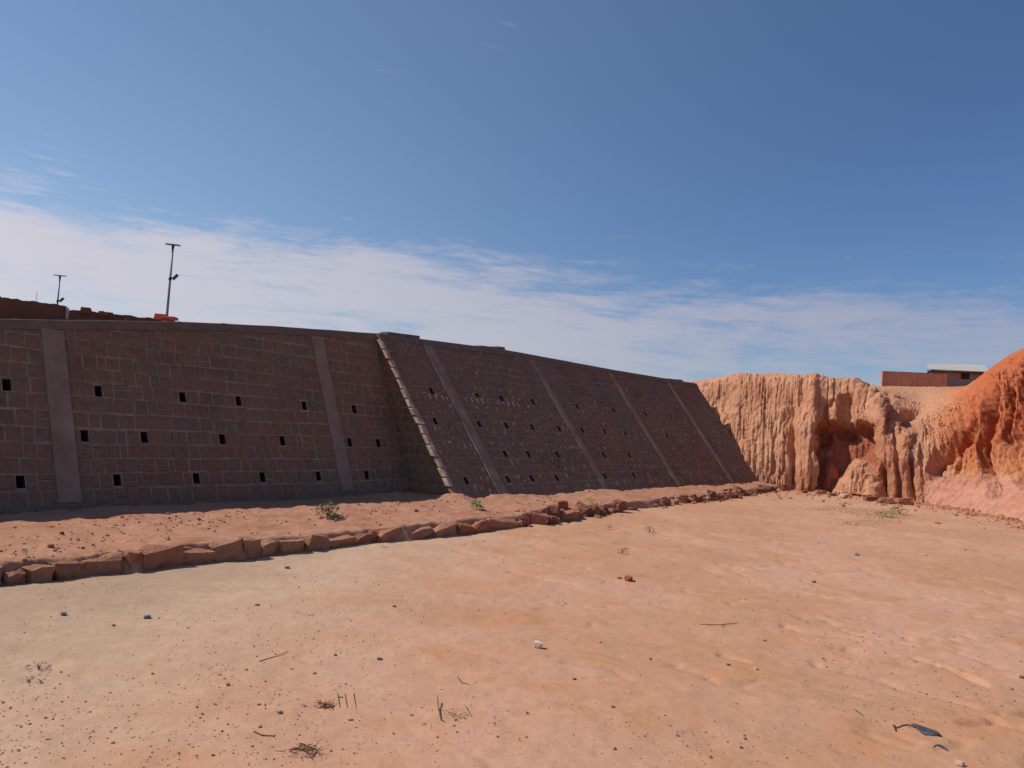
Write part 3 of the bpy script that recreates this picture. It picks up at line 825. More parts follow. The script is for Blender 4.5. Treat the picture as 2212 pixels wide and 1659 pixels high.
# hollow
Xn = GX+nz; Yn = GY+nz*.8
hol = sstep(1760, 1770, Xn+(1040-GY)*.03)*(1-sstep(1872, 1903, Xn))*sstep(905, 935, Yn)*(1-sstep(1070, 1085, GY))
D_ -= 1.0*hol
D_ -= .42*sstep(1812, 1822, Xn)*(1-sstep(1840, 1850, Xn))*sstep(848, 868, Yn)*(1-sstep(930, 950, Yn))
D_ -= .5*seg(1778, 1800, 870, 960)
# boulder-like mass over the hollow
D_ += .25*g_(1876, 893, 33, 40, 3)
D_ -= .45*g_(1921, 890, 8, 40)
D_ += .45*g_(1795, 900, 12, 45, 2)
# cone of fallen earth inside the hollow
cone = np.clip(1-np.abs((GX-1853)/np.clip(14+(GY-985)*.62, 8, 90))**3, 0, 1)*sstep(980, 1005, GY)*(1-sstep(1074, 1100, GY)*.0)
D_ += cone*(.85+.012*(GY-985))
D_ += .6*np.clip(1-np.abs((GX-1795)/np.clip(8+(GY-985)*.35, 6, 60))**2, 0, 1)*sstep(975, 1010, GY)
# grooves and columns to the right
for (cx, w, dp, y0, y1) in ((1908, 6, .6, 1010, 1090), (1939, 5, .32, 925, 1085), (1967, 5, .32, 985, 1090), (1991, 4, .2, 960, 1080)):
    D_ -= dp*np.exp(-((GX+(GY-1000)*-.06-cx+nz*.3)/w)**2)*sstep(y0-12, y0+12, GY)
for (cx, w, dp, y0, y1) in ((1926, 10, .10, 960, 1085), (1954, 10, .1, 990, 1085)):
    D_ += dp*np.exp(-((GX+(GY-1000)*-.06-cx)/w)**2)*sstep(y0-10, y0+14, GY)
# named gullies of the right hillside
for (x0, y0, x1, y1, w, dp) in ((2105, 925, 2020, 1010, 13, 1.3), (2072, 955, 2068, 1010, 7, .9), (2050, 1000, 2035, 1035, 6, .4), (2147, 860, 2133, 1000, 9, 1.5), (2185, 850, 2178, 950, 8, 1.2), (2152, 850, 2148, 890, 10, 1.0), (2135, 1000, 2150, 1060, 9, .5), (2195, 960, 2200, 1040, 9, .6), (2215, 820, 2208, 960, 9, 1.1), (1962, 905, 1990, 880, 10, .7), (2250, 830, 2240, 980, 12, 1.2)):
    vx, vy = x1-x0, y1-y0; L2 = vx*vx+vy*vy
    tt = np.clip(((GX-x0)*vx+(GY-y0)*vy)/L2, 0, 1)
    dist = np.hypot(GX-x0-tt*vx+nz*.5, (GY-y0-tt*vy)*.6)
    D_ -= dp*.95*np.exp(-(dist/(w*1.0))**2)*(1-sstep(4.8, 5.25, GV))
# lip roughness and general grain
lipn = sstep(4.2, 4.9, GV)*(1-sstep(5.3, 5.8, GV))
base = CAM + (cF[None, None]+cR[None, None]*((GX-IW/2)/FPX)[..., None]-cU[None, None]*((GY-IH/2)/FPX)[..., None])*GD[..., None]
def normals(P):
    du = np.gradient(P, axis=0); dv = np.gradient(P, axis=1); n = np.cross(du, dv); n /= np.linalg.norm(n, axis=2, keepdims=True)+1e-9
    fl_ = np.sign((n*(CAM-P)).sum(2, keepdims=True)); fl_[fl_ == 0] = 1
    return n*fl_
N0 = normals(base)
hdir = N0.copy(); hdir[..., 2] *= .35; hdir /= np.linalg.norm(hdir, axis=2, keepdims=True)+1e-9
for _ in range(10):
    hdir[1:-1] = (hdir[:-2]+hdir[1:-1]+hdir[2:])/3; hdir[:, 1:-1] = (hdir[:, :-2]+hdir[:, 1:-1]+hdir[:, 2:])/3
wgt = sstep(.6, 1.1, GV)[..., None]
P = base + hdir*(D_[..., None])*wgt*(1-sstep(5.6, 6.3, GV))[..., None]
N1 = normals(P)
gn = fbm(P[..., 0]*1.5, P[..., 1]*1.5, P[..., 2]*.9, 5, 61, .5)*.14 + fbm(P[..., 0]*6, P[..., 1]*6, P[..., 2]*.9, 4, 71, .55)*.06 + np.abs(fbm(P[..., 0]*2.6, P[..., 1]*2.6, P[..., 2]*.8, 3, 73))*-.10
P = P + N1*gn[..., None]*wgt*(1-.35*sstep(5.2, 6, GV))[..., None]
P[..., 2] += lipn*(fbm(P[..., 0]*1.2, P[..., 1]*.6, 0, 4, 81)*.14 - .25*np.clip(.25-ridged(P[..., 0]*1.1, 0*GX, 83), 0, 1)*(1-sstep(1900, 1930, GX)))
# colours of the earth, with the hollow's shadow mixed in
tan = np.array([.55, .26, .145]); tan2 = np.array([.59, .30, .175]); redd = np.array([.50, .135, .055]); orange = np.array([.57, .235, .105]); pink = np.array([.56, .27, .18]); hollow_shade = np.array([.36, .11, .06]); sandy = np.array([.52, .32, .19])
cn = fbm(P[..., 0]*.6, P[..., 1]*.6, P[..., 2]*.9, 4, 91); cn2 = fbm(P[..., 0]*.25, P[..., 1]*.25, P[..., 2]*.8, 4, 95)
def mixc(a, b, f): return a*(1-f[..., None])+b*f[..., None]
Cc = mixc(np.broadcast_to(tan, P.shape), np.broadcast_to(tan2, P.shape), sstep(-.3, .3, cn))
Cc = mixc(Cc, np.broadcast_to(np.array([.50, .235, .135]), P.shape), sstep(0, .4, cn2)*.5)
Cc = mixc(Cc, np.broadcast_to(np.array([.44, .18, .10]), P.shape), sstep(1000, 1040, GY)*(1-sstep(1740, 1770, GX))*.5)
Cc = mixc(Cc, np.broadcast_to(hollow_shade, P.shape), sstep(1750, 1775, GX)*(1-sstep(1990, 2010, GX))*sstep(870, 930, GY)*np.clip(.25+hol*.75, 0, .9)*(1-np.clip(cone*2.5, 0, .95)))  # shadow of the hollow painted as dark red, earth cone left clear
Cc = mixc(Cc, np.broadcast_to(orange, P.shape), sstep(1985, 2060, GX+cn*40)*.9)
Cc = mixc(Cc, np.broadcast_to(redd, P.shape), sstep(2010, 2110, GX+(900-GY)*-.15+cn2*60)*(1-sstep(960, 1020, GY+cn*30))*sstep(2.2, 3.1, GV+cn2)*.9)
Cc = mixc(Cc, np.broadcast_to(tan2, P.shape), sstep(4.3, 5.2, GV)*(1-sstep(2010, 2090, GX))*.8)
Cc = mixc(Cc, np.broadcast_to(sandy, P.shape), sstep(1955, 1975, GX)*(1-sstep(2050, 2110, GX+cn*20))*sstep(920, 940, GY)*(1-sstep(985, 1000, GY))*sstep(-.1, .3, cn)*.7)
Cc = mixc(Cc, np.broadcast_to(pink, P.shape), sstep(1000, 1045, GY+cn*45+ (GX-2100)*-.15)*sstep(1975, 2000, GX))
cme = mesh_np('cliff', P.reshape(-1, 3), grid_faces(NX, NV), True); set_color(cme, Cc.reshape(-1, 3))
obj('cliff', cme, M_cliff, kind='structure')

# ------------------------------------------------------------------ ground lookups for placing things
def place(x, y):
    """world point on the ground seen at (x, y)"""
    P_ = hitz(x, y, 0.0)
    for _ in range(3): P_ = hitz(x, y, float(gh(P_[0], P_[1])))
    return P_
def place_t(x, y):
    z = .3
    for _ in range(4):
        P_ = hitz(x, y, z); z = float(apron_z(P_@dd, P_@nb))
    return hitz(x, y, z)
def rock_obj(name, P_, sx, sy, sz, mat, label=None, cat=None, group=None, parent=None, rz=None, jit=.16, sink=.15, tilt=.15, rounded=.35):
    me = rock_mesh(rnd, sx, sy, sz, jit, name, rounded)
    M_ = Matrix.Translation(Vector(P_)+Vector((0, 0, sz*(.5-sink)))) @ Matrix.Rotation(rnd.uniform(0, 6.3) if rz is None else rz, 4, 'Z') @ Matrix.Rotation(rnd.uniform(-tilt, tilt), 4, 'X') @ Matrix.Rotation(rnd.uniform(-tilt, tilt), 4, 'Y')
    return obj(name, me, mat, parent, label=label, cat=cat, group=group, mw=M_)

# ------------------------------------------------------------------ stone edging of the terrace
RZ = math.atan2(dd[1], dd[0])
ed = thing('stone_edging', W(8, 11.2, 0), 'row of large red-brown rough stones bordering the terrace, left and near half', 'stone edging')
cuts = [(-120, -60), (-56, 2), (4, 50), (53, 108), (116, 170), (172, 266), (268, 298), (304, 383), (386, 458), (462, 520), (522, 556), (559, 600), (602, 655), (658, 705), (707, 760), (762, 816), (819, 884), (887, 936), (940, 984), (986, 1018), (1021, 1054), (1057, 1108)]
hts = [.30, .30, .27, .33, .30, .30, .36, .36, .30, .38, .36, .35, .30, .31, .28, .27, .30, .26, .30, .30, .30, .33]
def s_at(x):
    lo, hi = 1.0, 45.0
    for _ in range(40):
        mid = (lo+hi)/2; q = W(mid, float(kerb_c(mid)), 0)-CAM
        if IW/2+FPX*(q@cR)/(q@cF) < x: lo = mid
        else: hi = mid
    return lo
for (a, b), hh in zip(cuts, hts):
    sa, sb = s_at(a), s_at(b); sm = (sa+sb)/2; L = sb-sa
    P_ = W(sm, float(kerb_c(sm))+.10+rnd.uniform(-.05, .04), -.06)
    rock_obj('stone', P_, L*1.1, .32, (hh+.02)*rnd.uniform(.78, 1.04), M_rock, parent=ed, rz=RZ+rnd.uniform(-.14, .14), jit=.24, sink=0, tilt=.13, rounded=.32)
ed2 = thing('stone_edging', W(26, 11.8, 0), 'jumbled line of small dark red rocks, far half of the terrace border', 'stone edging')
x = 1116.0
while x < 1690:
    sa = s_at(x); far = 1-(x-1116)/600
    r = rnd.uniform(.14, .30) if rnd.random() < .7 else rnd.uniform(.26, .42)
    gap = 0 if rnd.random() < .75 else rnd.uniform(.1, .5)
    P_ = W(sa+r/2, float(kerb_c(sa))+rnd.uniform(-.04, .16), -.02)
    if not (1365 < x < 1400):
        rock_obj('rock', P_, r*1.25, r*.9, r*rnd.uniform(.65, 1.0), M_rockd if rnd.random() < .75 else M_rock, parent=ed2, jit=.2, sink=.1, tilt=.3)
        if rnd.random() < .45:
            rock_obj('rock', P_+np.array([0, 0, r*.4])+nb*.12, r*.8, r*.7, r*.6, M_rockd, parent=ed2, jit=.2, sink=.1, tilt=.4)
        if rnd.random() < .3:
            rock_obj('rock', P_-nb*rnd.uniform(.2, .45), r*.5, r*.45, r*.35, M_rock, parent=ed2, jit=.2, sink=.15)
    q = W(sa+r+gap, float(kerb_c(sa+r+gap)), 0)-CAM; x = IW/2+FPX*(q@cR)/(q@cF)
def on_edge(x, c_off, r, lab, mat=M_rockd, zo=.12, asp=.85):
    sa = s_at(x); P_ = W(sa, float(kerb_c(sa))+c_off, zo)
    rock_obj('rock', P_, r, r*.85, r*asp, mat, label=lab, cat='rock', group='bigger rocks along the terrace border')
on_edge(1205, .18, .42, 'large rounded red rock lying on the jumbled border, left of the tallest rock')
on_edge(1234, .30, .30, 'blocky dark red rock standing highest on the jumbled border', zo=.22, asp=1.0)
on_edge(1342, .10, .34, 'dark rock at the end of the dense jumble, before the gap in the border')
on_edge(1440, .12, .30, 'reddish rock on the border just after the earth gap', M_rock)
on_edge(1540, .12, .36, 'lone dark rock on the far thin part of the border')

# ------------------------------------------------------------------ rocks at the foot of the cliff
M_pale = simple('pale_stone', (.56, .38, .28), (.48, .31, .23), sc=9)
M_grey = simple('grey_stone', (.18, .17, .175), (.125, .118, .12), sc=12)
M_white = simple('whitish_stone', (.70, .56, .47), (.60, .47, .38), sc=9)
for (x, y, r, mt_, lab) in ((1697, 1060, .42, M_rockd, 'dark red rock at the far end of the stone border, left of the pale rock'),
                       (1719, 1059, .62, M_pale, 'pale pinkish rock at the left foot of the cliff'),
                       (1738, 1064, .30, M_rockd, 'small dark rock touching the right side of the pale rock at the cliff foot'),
                       (1772, 1066, .5, M_rock, 'flat red rock below the dark hollow in the cliff'),
                       (1798, 1071, .36, M_rockd, 'dark rock left of the whitish block below the earth cone'),
                       (1824, 1074, .46, M_pale, 'whitish block at the foot of the earth cone'),
                       (1880, 1082, .60, M_rockd, 'dark red flat rock at the right foot of the earth cone'),
                       (1913, 1087, .62, M_rock, 'flat red slab of earth below the narrow dark groove'),
                       (1950, 1089, .80, M_rock, 'wide flat slab of fallen earth at the right end of the cliff foot'),
                       (1642, 1058, .3, M_pale, 'small light stone beside the far bottom corner of the wall')):
    rock_obj('fallen_rock', place(x, y), r, r*.7, r*.45, mt_, label=lab, cat='rock', group='rocks at the foot of the cliff', rz=rnd.uniform(-.4, .4), sink=.2)

# ------------------------------------------------------------------ loose stones that can be picked out
M_clod = simple('red_clod', (.36, .12, .06), (.28, .09, .045), sc=9, bump=.02)
for (x, y, w, mt_, lab, pf) in (
    (1162, 1400, 24, M_white, 'whitish stone standing alone in the middle of the bare ground', place),
    (137, 1329, 17, M_grey, 'dark bluish grey stone on the pale silt near the left edge', place),
    (318, 1336, 18, M_grey, 'flat bluish stone on the pale silt right of the dark bluish one', place),
    (245, 1352, 9, M_rockd, 'small dark pebble between the two bluish stones', place),
    (1357, 1254, 26, M_clod, 'crumbly red clod of earth alone on the ground right of the centre', place),
    (1338, 1250, 13, M_clod, 'small red crumb just left of the crumbly red clod', place),
    (620, 1228, 15, M_grey, 'dark stone just below the stone border, left of centre', place),
    (820, 1425, 14, M_grey, 'grey stone with a dark side in the middle of the gravelly patch', place),
    (724, 1416, 10, M_rockd, 'dark reddish pebble left of the grey stone in the gravelly patch', place),
    (852, 1311, 10, M_clod, 'small reddish lump above the gravelly patch', place),
    (492, 1480, 12, M_clod, 'brown round lump low on the left half of the ground', place),
    (605, 1541, 14, M_grey, 'dull greenish grey lump near the bottom, left of the brown clumps', place),
    (1573, 1437, 11, M_rockd, 'dark pebble on the right half, left of the small pale stone', place),
    (1633, 1446, 13, M_pale, 'small pale pinkish stone on the right half of the ground', place),
    (1241, 1468, 10, M_rockd, 'dark pebble below and right of the whitish stone', place),
    (1601, 1616, 10, M_rockd, 'dark pebble close to the bottom edge, right half', place),
    (2072, 1653, 26, M_pale, 'pale flat stone at the bottom edge on the far right', place),
    (2203, 1461, 15, M_pale, 'pale stone at the right edge of the picture', place),
    (1295, 1388, 9, M_pale, 'tiny pale chip right of the whitish stone', place),
    (1851, 1200, 14, M_grey, 'flat grey-green stone on the far right ground below the grass', place),
    (1758, 1258, 11, M_grey, 'greyish pebble on the right half below the flat grey-green stone', place),
    (109, 1183, 20, M_rockd, 'dark flat stone on the terrace at the far left', place_t),
    (133, 1152, 11, M_rockd, 'small dark red lump on the terrace above the dark flat stone', place_t),
    (179, 1184, 9, M_rockd, 'small upright dark lump on the terrace right of the dark flat stone', place_t),
    (450, 1143, 8, M_rockd, 'small dark stone on the terrace in front of the steeper wall', place_t),
    (899, 1104, 12, M_grey, 'grey stone on the terrace left of the wall corner', place_t),
    (931, 1101, 12, M_pale, 'pale stone with a dark side on the terrace just left of the wall corner', place_t),
    (934, 1086, 9, M_white, 'tiny whitish stone at the shadow edge left of the wall corner', place_t),
    (808, 1152, 14, M_rockd, 'triangular dark red stone on the terrace close to the border', place_t),
    (1680, 1074, 9, M_pale, 'small light stone on the terrace far end', place),
    (1937+31, 0, 0, None, '', None)):
    if mt_ is None: continue
    P_ = pf(x, y); D__ = (P_-CAM)@cF; r = w*.82*D__/FPX
    rock_obj('loose_stone', P_, r, r*.8, r*(.95 if 'whitish stone standing' in lab else .6), mt_, label=lab, cat='stone', group='single loose stones', sink=.3 if w < 16 else .18, rounded=.6)

# ------------------------------------------------------------------ gravel nobody could count
def ico():
    t = (1+5**.5)/2
    v = np.array([(-1, t, 0), (1, t, 0), (-1, -t, 0), (1, -t, 0), (0, -1, t), (0, 1, t), (0, -1, -t), (0, 1, -t), (t, 0, -1), (t, 0, 1), (-t, 0, -1), (-t, 0, 1)], float)
    v /= np.linalg.norm(v[0])
    f = [(0, 11, 5), (0, 5, 1), (0, 1, 7), (0, 7, 10), (0, 10, 11), (1, 5, 9), (5, 11, 4), (11, 10, 2), (10, 7, 6), (7, 1, 8), (3, 9, 4), (3, 4, 2), (3, 2, 6), (3, 6, 8), (3, 8, 9), (4, 9, 5), (2, 4, 11), (6, 2, 10), (8, 6, 7), (9, 8, 1)]
    return v, np.array(f)
IV, IF = ico()
rg = np.random.default_rng(5)
def gravel(name, X, Y, Z, R, mat, label):
    n = len(X)
    J = 1+rg.uniform(-.3, .3, (n, 12, 1)); V = IV[None]*J*R[:, None, None]*np.array([1, 1, .7])
    V = V*rg.uniform(.7, 1.3, (n, 1, 3))
    V[..., 0] += X[:, None]; V[..., 1] += Y[:, None]; V[..., 2] += (Z+R*.25)[:, None]
    F = (IF[None]+np.arange(n)[:, None, None]*12).reshape(-1, 3)
    me = mesh_np(name, V.reshape(-1, 3), F); set_color(me, np.repeat(rg.random(n), 12)[:, None].repeat(3, 1))
    obj(name, me, mat, kind='stuff', label=label, cat='gravel')
M_grav = stone_material('ground_gravel', ((.34, .175, .105), (.40, .22, .145), (.28, .17, .12)), .004)
M_rubb = stone_material('fallen_earth', ((.48, .23, .13), (.52, .27, .165), (.40, .18, .10)), .02)
n = 8500
xi = rg.uniform(-60, 2270, n); yi = 1100+560*rg.random(n)**.75
Pg = np.array([hitz(a, b) for a, b in zip(xi, yi)])
s_g = Pg@dd; c_g = Pg@nb
pat = fbm(Pg[:, 0]*.45, Pg[:, 1]*.45, 0, 4, 101)
keep = (c_g < kerb_c(s_g)-.02)&(rg.random(n) < np.clip(.28+pat*1.9, .04, 1)); Pg = Pg[keep]
Dg = Pg[:, 1]; Rg = np.clip(rg.lognormal(-5.5, .5, len(Pg)), .0022, .018)*(.7+Dg/16)
gravel('gravel', Pg[:, 0], Pg[:, 1], gh(Pg[:, 0], Pg[:, 1]), Rg, M_grav, 'dark pebbles and crumbs scattered over the bare ground')
n = 5200
sg = 3+40*rg.random(n)**1.3; tg = rg.random(n)
cg = kerb_c(sg)+.15+tg*2.9
kp = rg.random(n) < np.clip(.5+fbm(sg*.8, cg*.8, 0, 3, 111)*1.8, .08, 1); sg = sg[kp]; cg = cg[kp]
X = sg*dd[0]+cg*nb[0]; Y = sg*dd[1]+cg*nb[1]
gravel('terrace_gravel', X, Y, apron_z(sg, cg), np.clip(rg.lognormal(-4.4, .5, len(X)), .006, .045), M_grav, 'red-brown crumbs of earth scattered over the terrace')

# ------------------------------------------------------------------ plants
def leafmat(name, a, b_):
    mt, t, b = mat_new(name, .6); k = NT(t); v = k.coord(kind='World')
    k.put(b.inputs['Base Color'], k.mix(k.ramp(k.noise(v, 14, 3, .5), .35, .65), a, b_)); return mt
M_leaf = leafmat('leaf_green', (.075, .13, .03), (.12, .17, .05))
M_leafl = leafmat('leaf_light_green', (.20, .30, .06), (.28, .36, .10))
M_olive = leafmat('leaf_olive', (.10, .11, .045), (.15, .13, .06))
M_grassy = leafmat('grass_green', (.20, .20, .09), (.27, .24, .13))
M_dry = leafmat('dry_stalk', (.20, .12, .065), (.13, .075, .045))
def leaves(n, R_, Hh, lw, ll, up=.5, r=rnd):
    mb = MB()
    for i in range(n):
        a = r.uniform(0, 6.28); q = r.random()**.6*R_; z = Hh*r.uniform(.12, 1)*(1-.4*q/max(R_, 1e-3))
        p = Vector((q*math.cos(a), q*math.sin(a), z)); a2 = a+r.uniform(-.9, .9); e = r.uniform(-.3, 1.0)*up
        dv = Vector((math.cos(a2)*math.cos(e), math.sin(a2)*math.cos(e), math.sin(e))); sd = dv.cross(Vector((0, 0, 1)))
        if sd.length < .05: sd = Vector((1, 0, 0))
        sd = (sd.normalized()+Vector((0, 0, r.uniform(-.5, .5)))).normalized(); L = ll*r.uniform(.6, 1.2); w = lw*r.uniform(.7, 1.2)
        m1 = p+dv*L*.5+Vector((0, 0, L*.08)); tip = p+dv*L-Vector((0, 0, L*.1))
        mb.add([p, m1+sd*w/2, tip, m1-sd*w/2], [(0, 1, 2, 3)])
    return mb
def plant(name, P_, hgt, rad, nl, mat, label, cat='plant', group=None, nst=5, lw=.05, ll=.09):
    t = thing(name, P_, label, cat, group); mb = MB()
    for i in range(nst):
        a = rnd.uniform(0, 6.28); q = rad*rnd.uniform(.2, .8)
        mb.add(*tube_vf([(0, 0, -.02), (q*.4*math.cos(a), q*.4*math.sin(a), hgt*.5), (q*math.cos(a), q*math.sin(a), hgt*rnd.uniform(.75, 1))], [hgt*.02+.002, hgt*.014+.0015, .0015], 5))
    T = Matrix.Translation(Vector(P_))
    obj('stem', mb.mesh('stem'), M_dry if mat is not M_leafl else M_leafl, t, mw=T)
    obj('foliage', leaves(nl, rad, hgt, lw, ll).mesh('foliage'), mat, t, mw=T)
plant('weed', place_t(706, 1117), .34, .22, 170, M_leaf, 'bushy dark green weed on the terrace in front of the steeper wall', group='weeds on the terrace')
plant('weed', place_t(1030, 1101), .26, .13, 110, M_leafl, 'upright light green weed at the foot of the sloping wall, right of the pale corner', group='weeds on the terrace')
plant('weed', place_t(1279, 1088), .14, .16, 40, M_leafl, 'tiny light green weed on the terrace above the highest border rock', group='weeds on the terrace', lw=.04, ll=.07)
plant('weed', place(1943, 1112), .34, .30, 120, M_leaf, 'roundish green weed at the right end of the grass below the cliff', group='weeds near the cliff')
plant('weed', place(1912, 1116), .26, .28, 110, M_leafl, 'yellowish green weed in the grass below the cliff', group='weeds near the cliff')
plant('weed', place(1403, 1150), .16, .12, 36, M_olive, 'faint olive tuft on the ground below the far border', group='weeds on the bare ground', lw=.02, ll=.1)
plant('weed', place(1316, 1142), .12, .06, 18, M_olive, 'small dark tuft on the ground below the border rocks', group='weeds on the bare ground', lw=.02, ll=.07)
plant('weed', place(1344, 1196), .14, .08, 20, M_olive, 'dark little tuft above the crumbly red clod', group='weeds on the bare ground', lw=.02, ll=.08)
plant('weed', place(982, 1546), .04, .09, 34, M_olive, 'flat olive tuft low on the ground beside the thin stick', group='weeds on the bare ground', lw=.008, ll=.05)
plant('weed', place(84, 1446), .07, .09, 30, M_olive, 'dark scraggly weed on the pale silt at the left edge', group='weeds on the bare ground', lw=.01, ll=.05)
plant('weed', place(60, 1475), .04, .08, 16, M_dry, 'flat dry weed below the scraggly one at the left edge', group='weeds on the bare ground', lw=.008, ll=.06)
P_ = atD(1936, 862, 51.5); plant('shrub', P_-np.array([0, 0, .25]), .55, .38, 160, M_olive, 'dark olive shrub on the slope above the cliff, left one', group='shrubs on the slope', lw=.09, ll=.16)
P_ = atD(1968, 873, 50.5); plant('shrub', P_-np.array([0, 0, .2]), .38, .36, 110, M_dry, 'low brown shrub on the slope above the cliff, right of the olive one', group='shrubs on the slope', lw=.09, ll=.15)
# sparse grass nobody could count
def grass(name, spots, n, hgt, label, mat):
    mb = MB()
    for _ in range(n):
        cx, cy, rx, ry = rnd.choice(spots); x_ = rnd.gauss(cx, rx); y_ = rnd.gauss(cy, ry)
        if y_ < 1083: continue
        p = Vector(place(x_, y_)); k_ = rnd.randint(3, 6)
        for _ in range(k_):
            a = rnd.uniform(0, 6.28); h_ = hgt*rnd.uniform(.4, 1); o = Vector((math.cos(a), math.sin(a), 0))*h_*.5; s_ = Vector((-math.sin(a), math.cos(a), 0))*h_*.09
            mb.add([p-s_, p+s_, p+o+Vector((0, 0, h_))], [(0, 1, 2)])
    obj(name, mb.mesh(name), mat, kind='stuff', label=label, cat='grass')
grass('grass', [(1850, 1104, 34, 4), (1895, 1113, 30, 5), (1925, 1120, 30, 5), (1790, 1100, 40, 3), (1860, 1130, 30, 4)], 900, .06, 'thin patch of short green grass on the ground below the cliff', M_grassy)
grass('dry_grass', [(700, 1400, 140, 40), (900, 1350, 120, 40), (1300, 1160, 90, 20), (250, 1300, 120, 20), (1000, 1560, 160, 50), (1700, 1600, 200, 40)], 130, .03, 'scattered specks of dry grass on the bare ground', M_dry)
# dry clumps, sticks
def clump(x, y, r, n, label):
    P_ = place(x, y); mb = MB()
    for _ in range(n):
        a = rnd.uniform(0, 6.28); q = rnd.random()*r; b = rnd.uniform(0, 6.28); L = rnd.uniform(.3, .8)*r
        p0 = Vector((q*math.cos(a), q*.8*math.sin(a), .004+rnd.random()*r*.15)); p1 = p0+Vector((math.cos(b)*L, math.sin(b)*L, rnd.uniform(-.1, .3)*r))
        p1.z = max(p1.z, .003)
        mb.add(*tube_vf([p0, (p0+p1)/2+Vector((0, 0, rnd.random()*.1*r)), p1], [.0025, .0035, .0015], 4))
    V_ = []; t = thing('dry_clump', P_, label, 'dry plant', 'dry clumps on the ground')
    obj('dry_stalks', mb.mesh('dry_stalks'), M_dry, t, mw=Matrix.Translation(Vector(P_)))
    me = rock_mesh(rnd, r*1.3, r*1.1, r*.28, .25, 'root_soil'); me.materials.append(M_rubb); obj('root_soil', me, None, t, mw=Matrix.Translation(Vector(P_)+Vector((0, 0, r*.03))))
clump(655, 1628, .13, 60, 'brown tangle of dry stalks and soil at the bottom, left of centre')
clump(700, 1526, .085, 40, 'reddish brown dry clump above the bottom tangle, beside faint scratches')
def stick(pts, r, label, cat='stick', mat=None, h=.008):
    P_ = [Vector(place(*p[:2]))+Vector((0, 0, (p[2] if len(p) > 2 else h))) for p in pts]
    V_, F_ = tube_vf(P_, [r]+[r*.9]*(len(P_)-2)+[r*.5], 6)
    obj('stick', mesh_py('stick', V_, F_, True), mat or M_dry, label=label, cat=cat, group='sticks on the ground')
stick([(944, 1518, .05), (947, 1535, .02), (952, 1556), (960, 1561)], .006, 'thin dark stick sticking up near the bottom centre')
stick([(988, 1466, .02), (996, 1476), (1014, 1480)], .005, 'bent greenish twig below the whitish stone, left of it', mat=M_olive)
stick([(1004, 1528, .02), (1019, 1550)], .004, 'straight greenish stalk right of the olive tuft', mat=M_olive)
stick([(548, 1582, .01), (566, 1590), (592, 1592)], .006, 'short thick brown twig at the lower left')
stick([(1848, 1535), (1862, 1546), (1874, 1556)], .005, 'thin grey twig above the dark scrap at the lower right')
stick([(1513, 1350), (1550, 1351), (1592, 1347)], .007, 'long thin reddish root lying flat on the right half of the ground')
stick([(560, 1430), (600, 1418), (622, 1408)], .004, 'faint straight dry stalk on the left half of the ground')
# scratches: three short parallel sticks
for i, xx in enumerate((731, 747, 766)):
    stick([(xx-2, 1500), (xx, 1515), (xx+3, 1530)], .003, ['left', 'middle', 'right'][i]+' one of three parallel scratches shaped as dry stalks beside the reddish clump')

# flattened dark scrap with a cord
P_ = place(1999, 1584); sc = thing('shoe_sole', P_, 'dark blue-grey shoe sole with a thin brown cord trailing to its left, bottom right', 'shoe sole')
V_ = []; F_ = []; nn = 24; R1 = .105
axd = Vector((math.cos(-1.05), math.sin(-1.05), 0)); axs = Vector((-axd.y, axd.x, 0))
for ring, (sc_, z_) in enumerate(((1, .0), (1.02, .022), (.9, .034), (.6, .030), (.25, .026))):
    for k_ in range(nn):
        a = 2*math.pi*k_/nn; w_ = .062*(1+.22*math.cos(a)-.12*math.cos(2*a))
        p = axd*math.cos(a)*R1*1.25*sc_+axs*math.sin(a)*w_*sc_; V_.append(Vector(P_)+p+Vector((0, 0, z_+.012*math.cos(a)**2*sc_)))
for r_ in range(4):
    for k_ in range(nn): F_.append((r_*nn+k_, r_*nn+(k_+1) % nn, (r_+1)*nn+(k_+1) % nn, (r_+1)*nn+k_))
F_.append(tuple(4*nn+k_ for k_ in range(nn)))
M_sole = simple('dark_rubber', (.085, .082, .095), (.055, .052, .06), rough=.55, sc=14)
obj('sole', mesh_py('sole', V_, F_, True), M_sole, sc)
pts = [Vector(place(*q))+Vector((0, 0, .012)) for q in ((1977, 1573), (1962, 1568), (1950, 1570), (1938, 1574), (1930, 1570), (1934, 1580))]
obj('cord', mesh_py('cord', *tube_vf(pts, [.007, .006, .009, .006, .010, .006], 7), True), M_dry, sc)
Pc = place(2033, 1622); pts = [Vector(Pc)+Vector((math.cos(a)*.05, math.sin(a)*.07, .01+.012*math.sin(a*1.5))) for a in np.linspace(-.4, 3.5, 12)]
obj('bent_strap', mesh_py('bent_strap', *tube_vf(pts, [.004]+[.008]*10+[.004], 7), True), M_sole, label='small curved dark strap on the ground below the dark sole', cat='strap')

# ------------------------------------------------------------------ buildings beyond the cliff
def brick_mat():
    mt, t, b = mat_new('red_brickwork', .9); k = NT(t); v = k.coord((1, 1, 1), (0, 0, 0), 'World')
    c = k.mix(k.ramp(k.noise(v, 1.2, 5, .6), .35, .65), (.56, .26, .16), (.46, .23, .15))
    w = k.n.new('ShaderNodeTexWave'); w.bands_direction = 'Z'; k.l.new(v, w.inputs['Vector']); w.inputs['Scale'].default_value = 2.2; w.inputs['Distortion'].default_value = .3
    c = k.mix(k.ramp(w.outputs['Fac'], .8, 1, 0, .3), c, (.36, .24, .18)); k.put(b.inputs['Base Color'], c); return mt
M_brick = brick_mat()
M_shed = simple('grey_render', (.33, .27, .25), (.28, .23, .22), sc=1.2)
M_roofm = simple('pale_metal_roof', (.50, .47, .41), (.44, .41, .36), rough=.6, sc=1.5, bump=0)
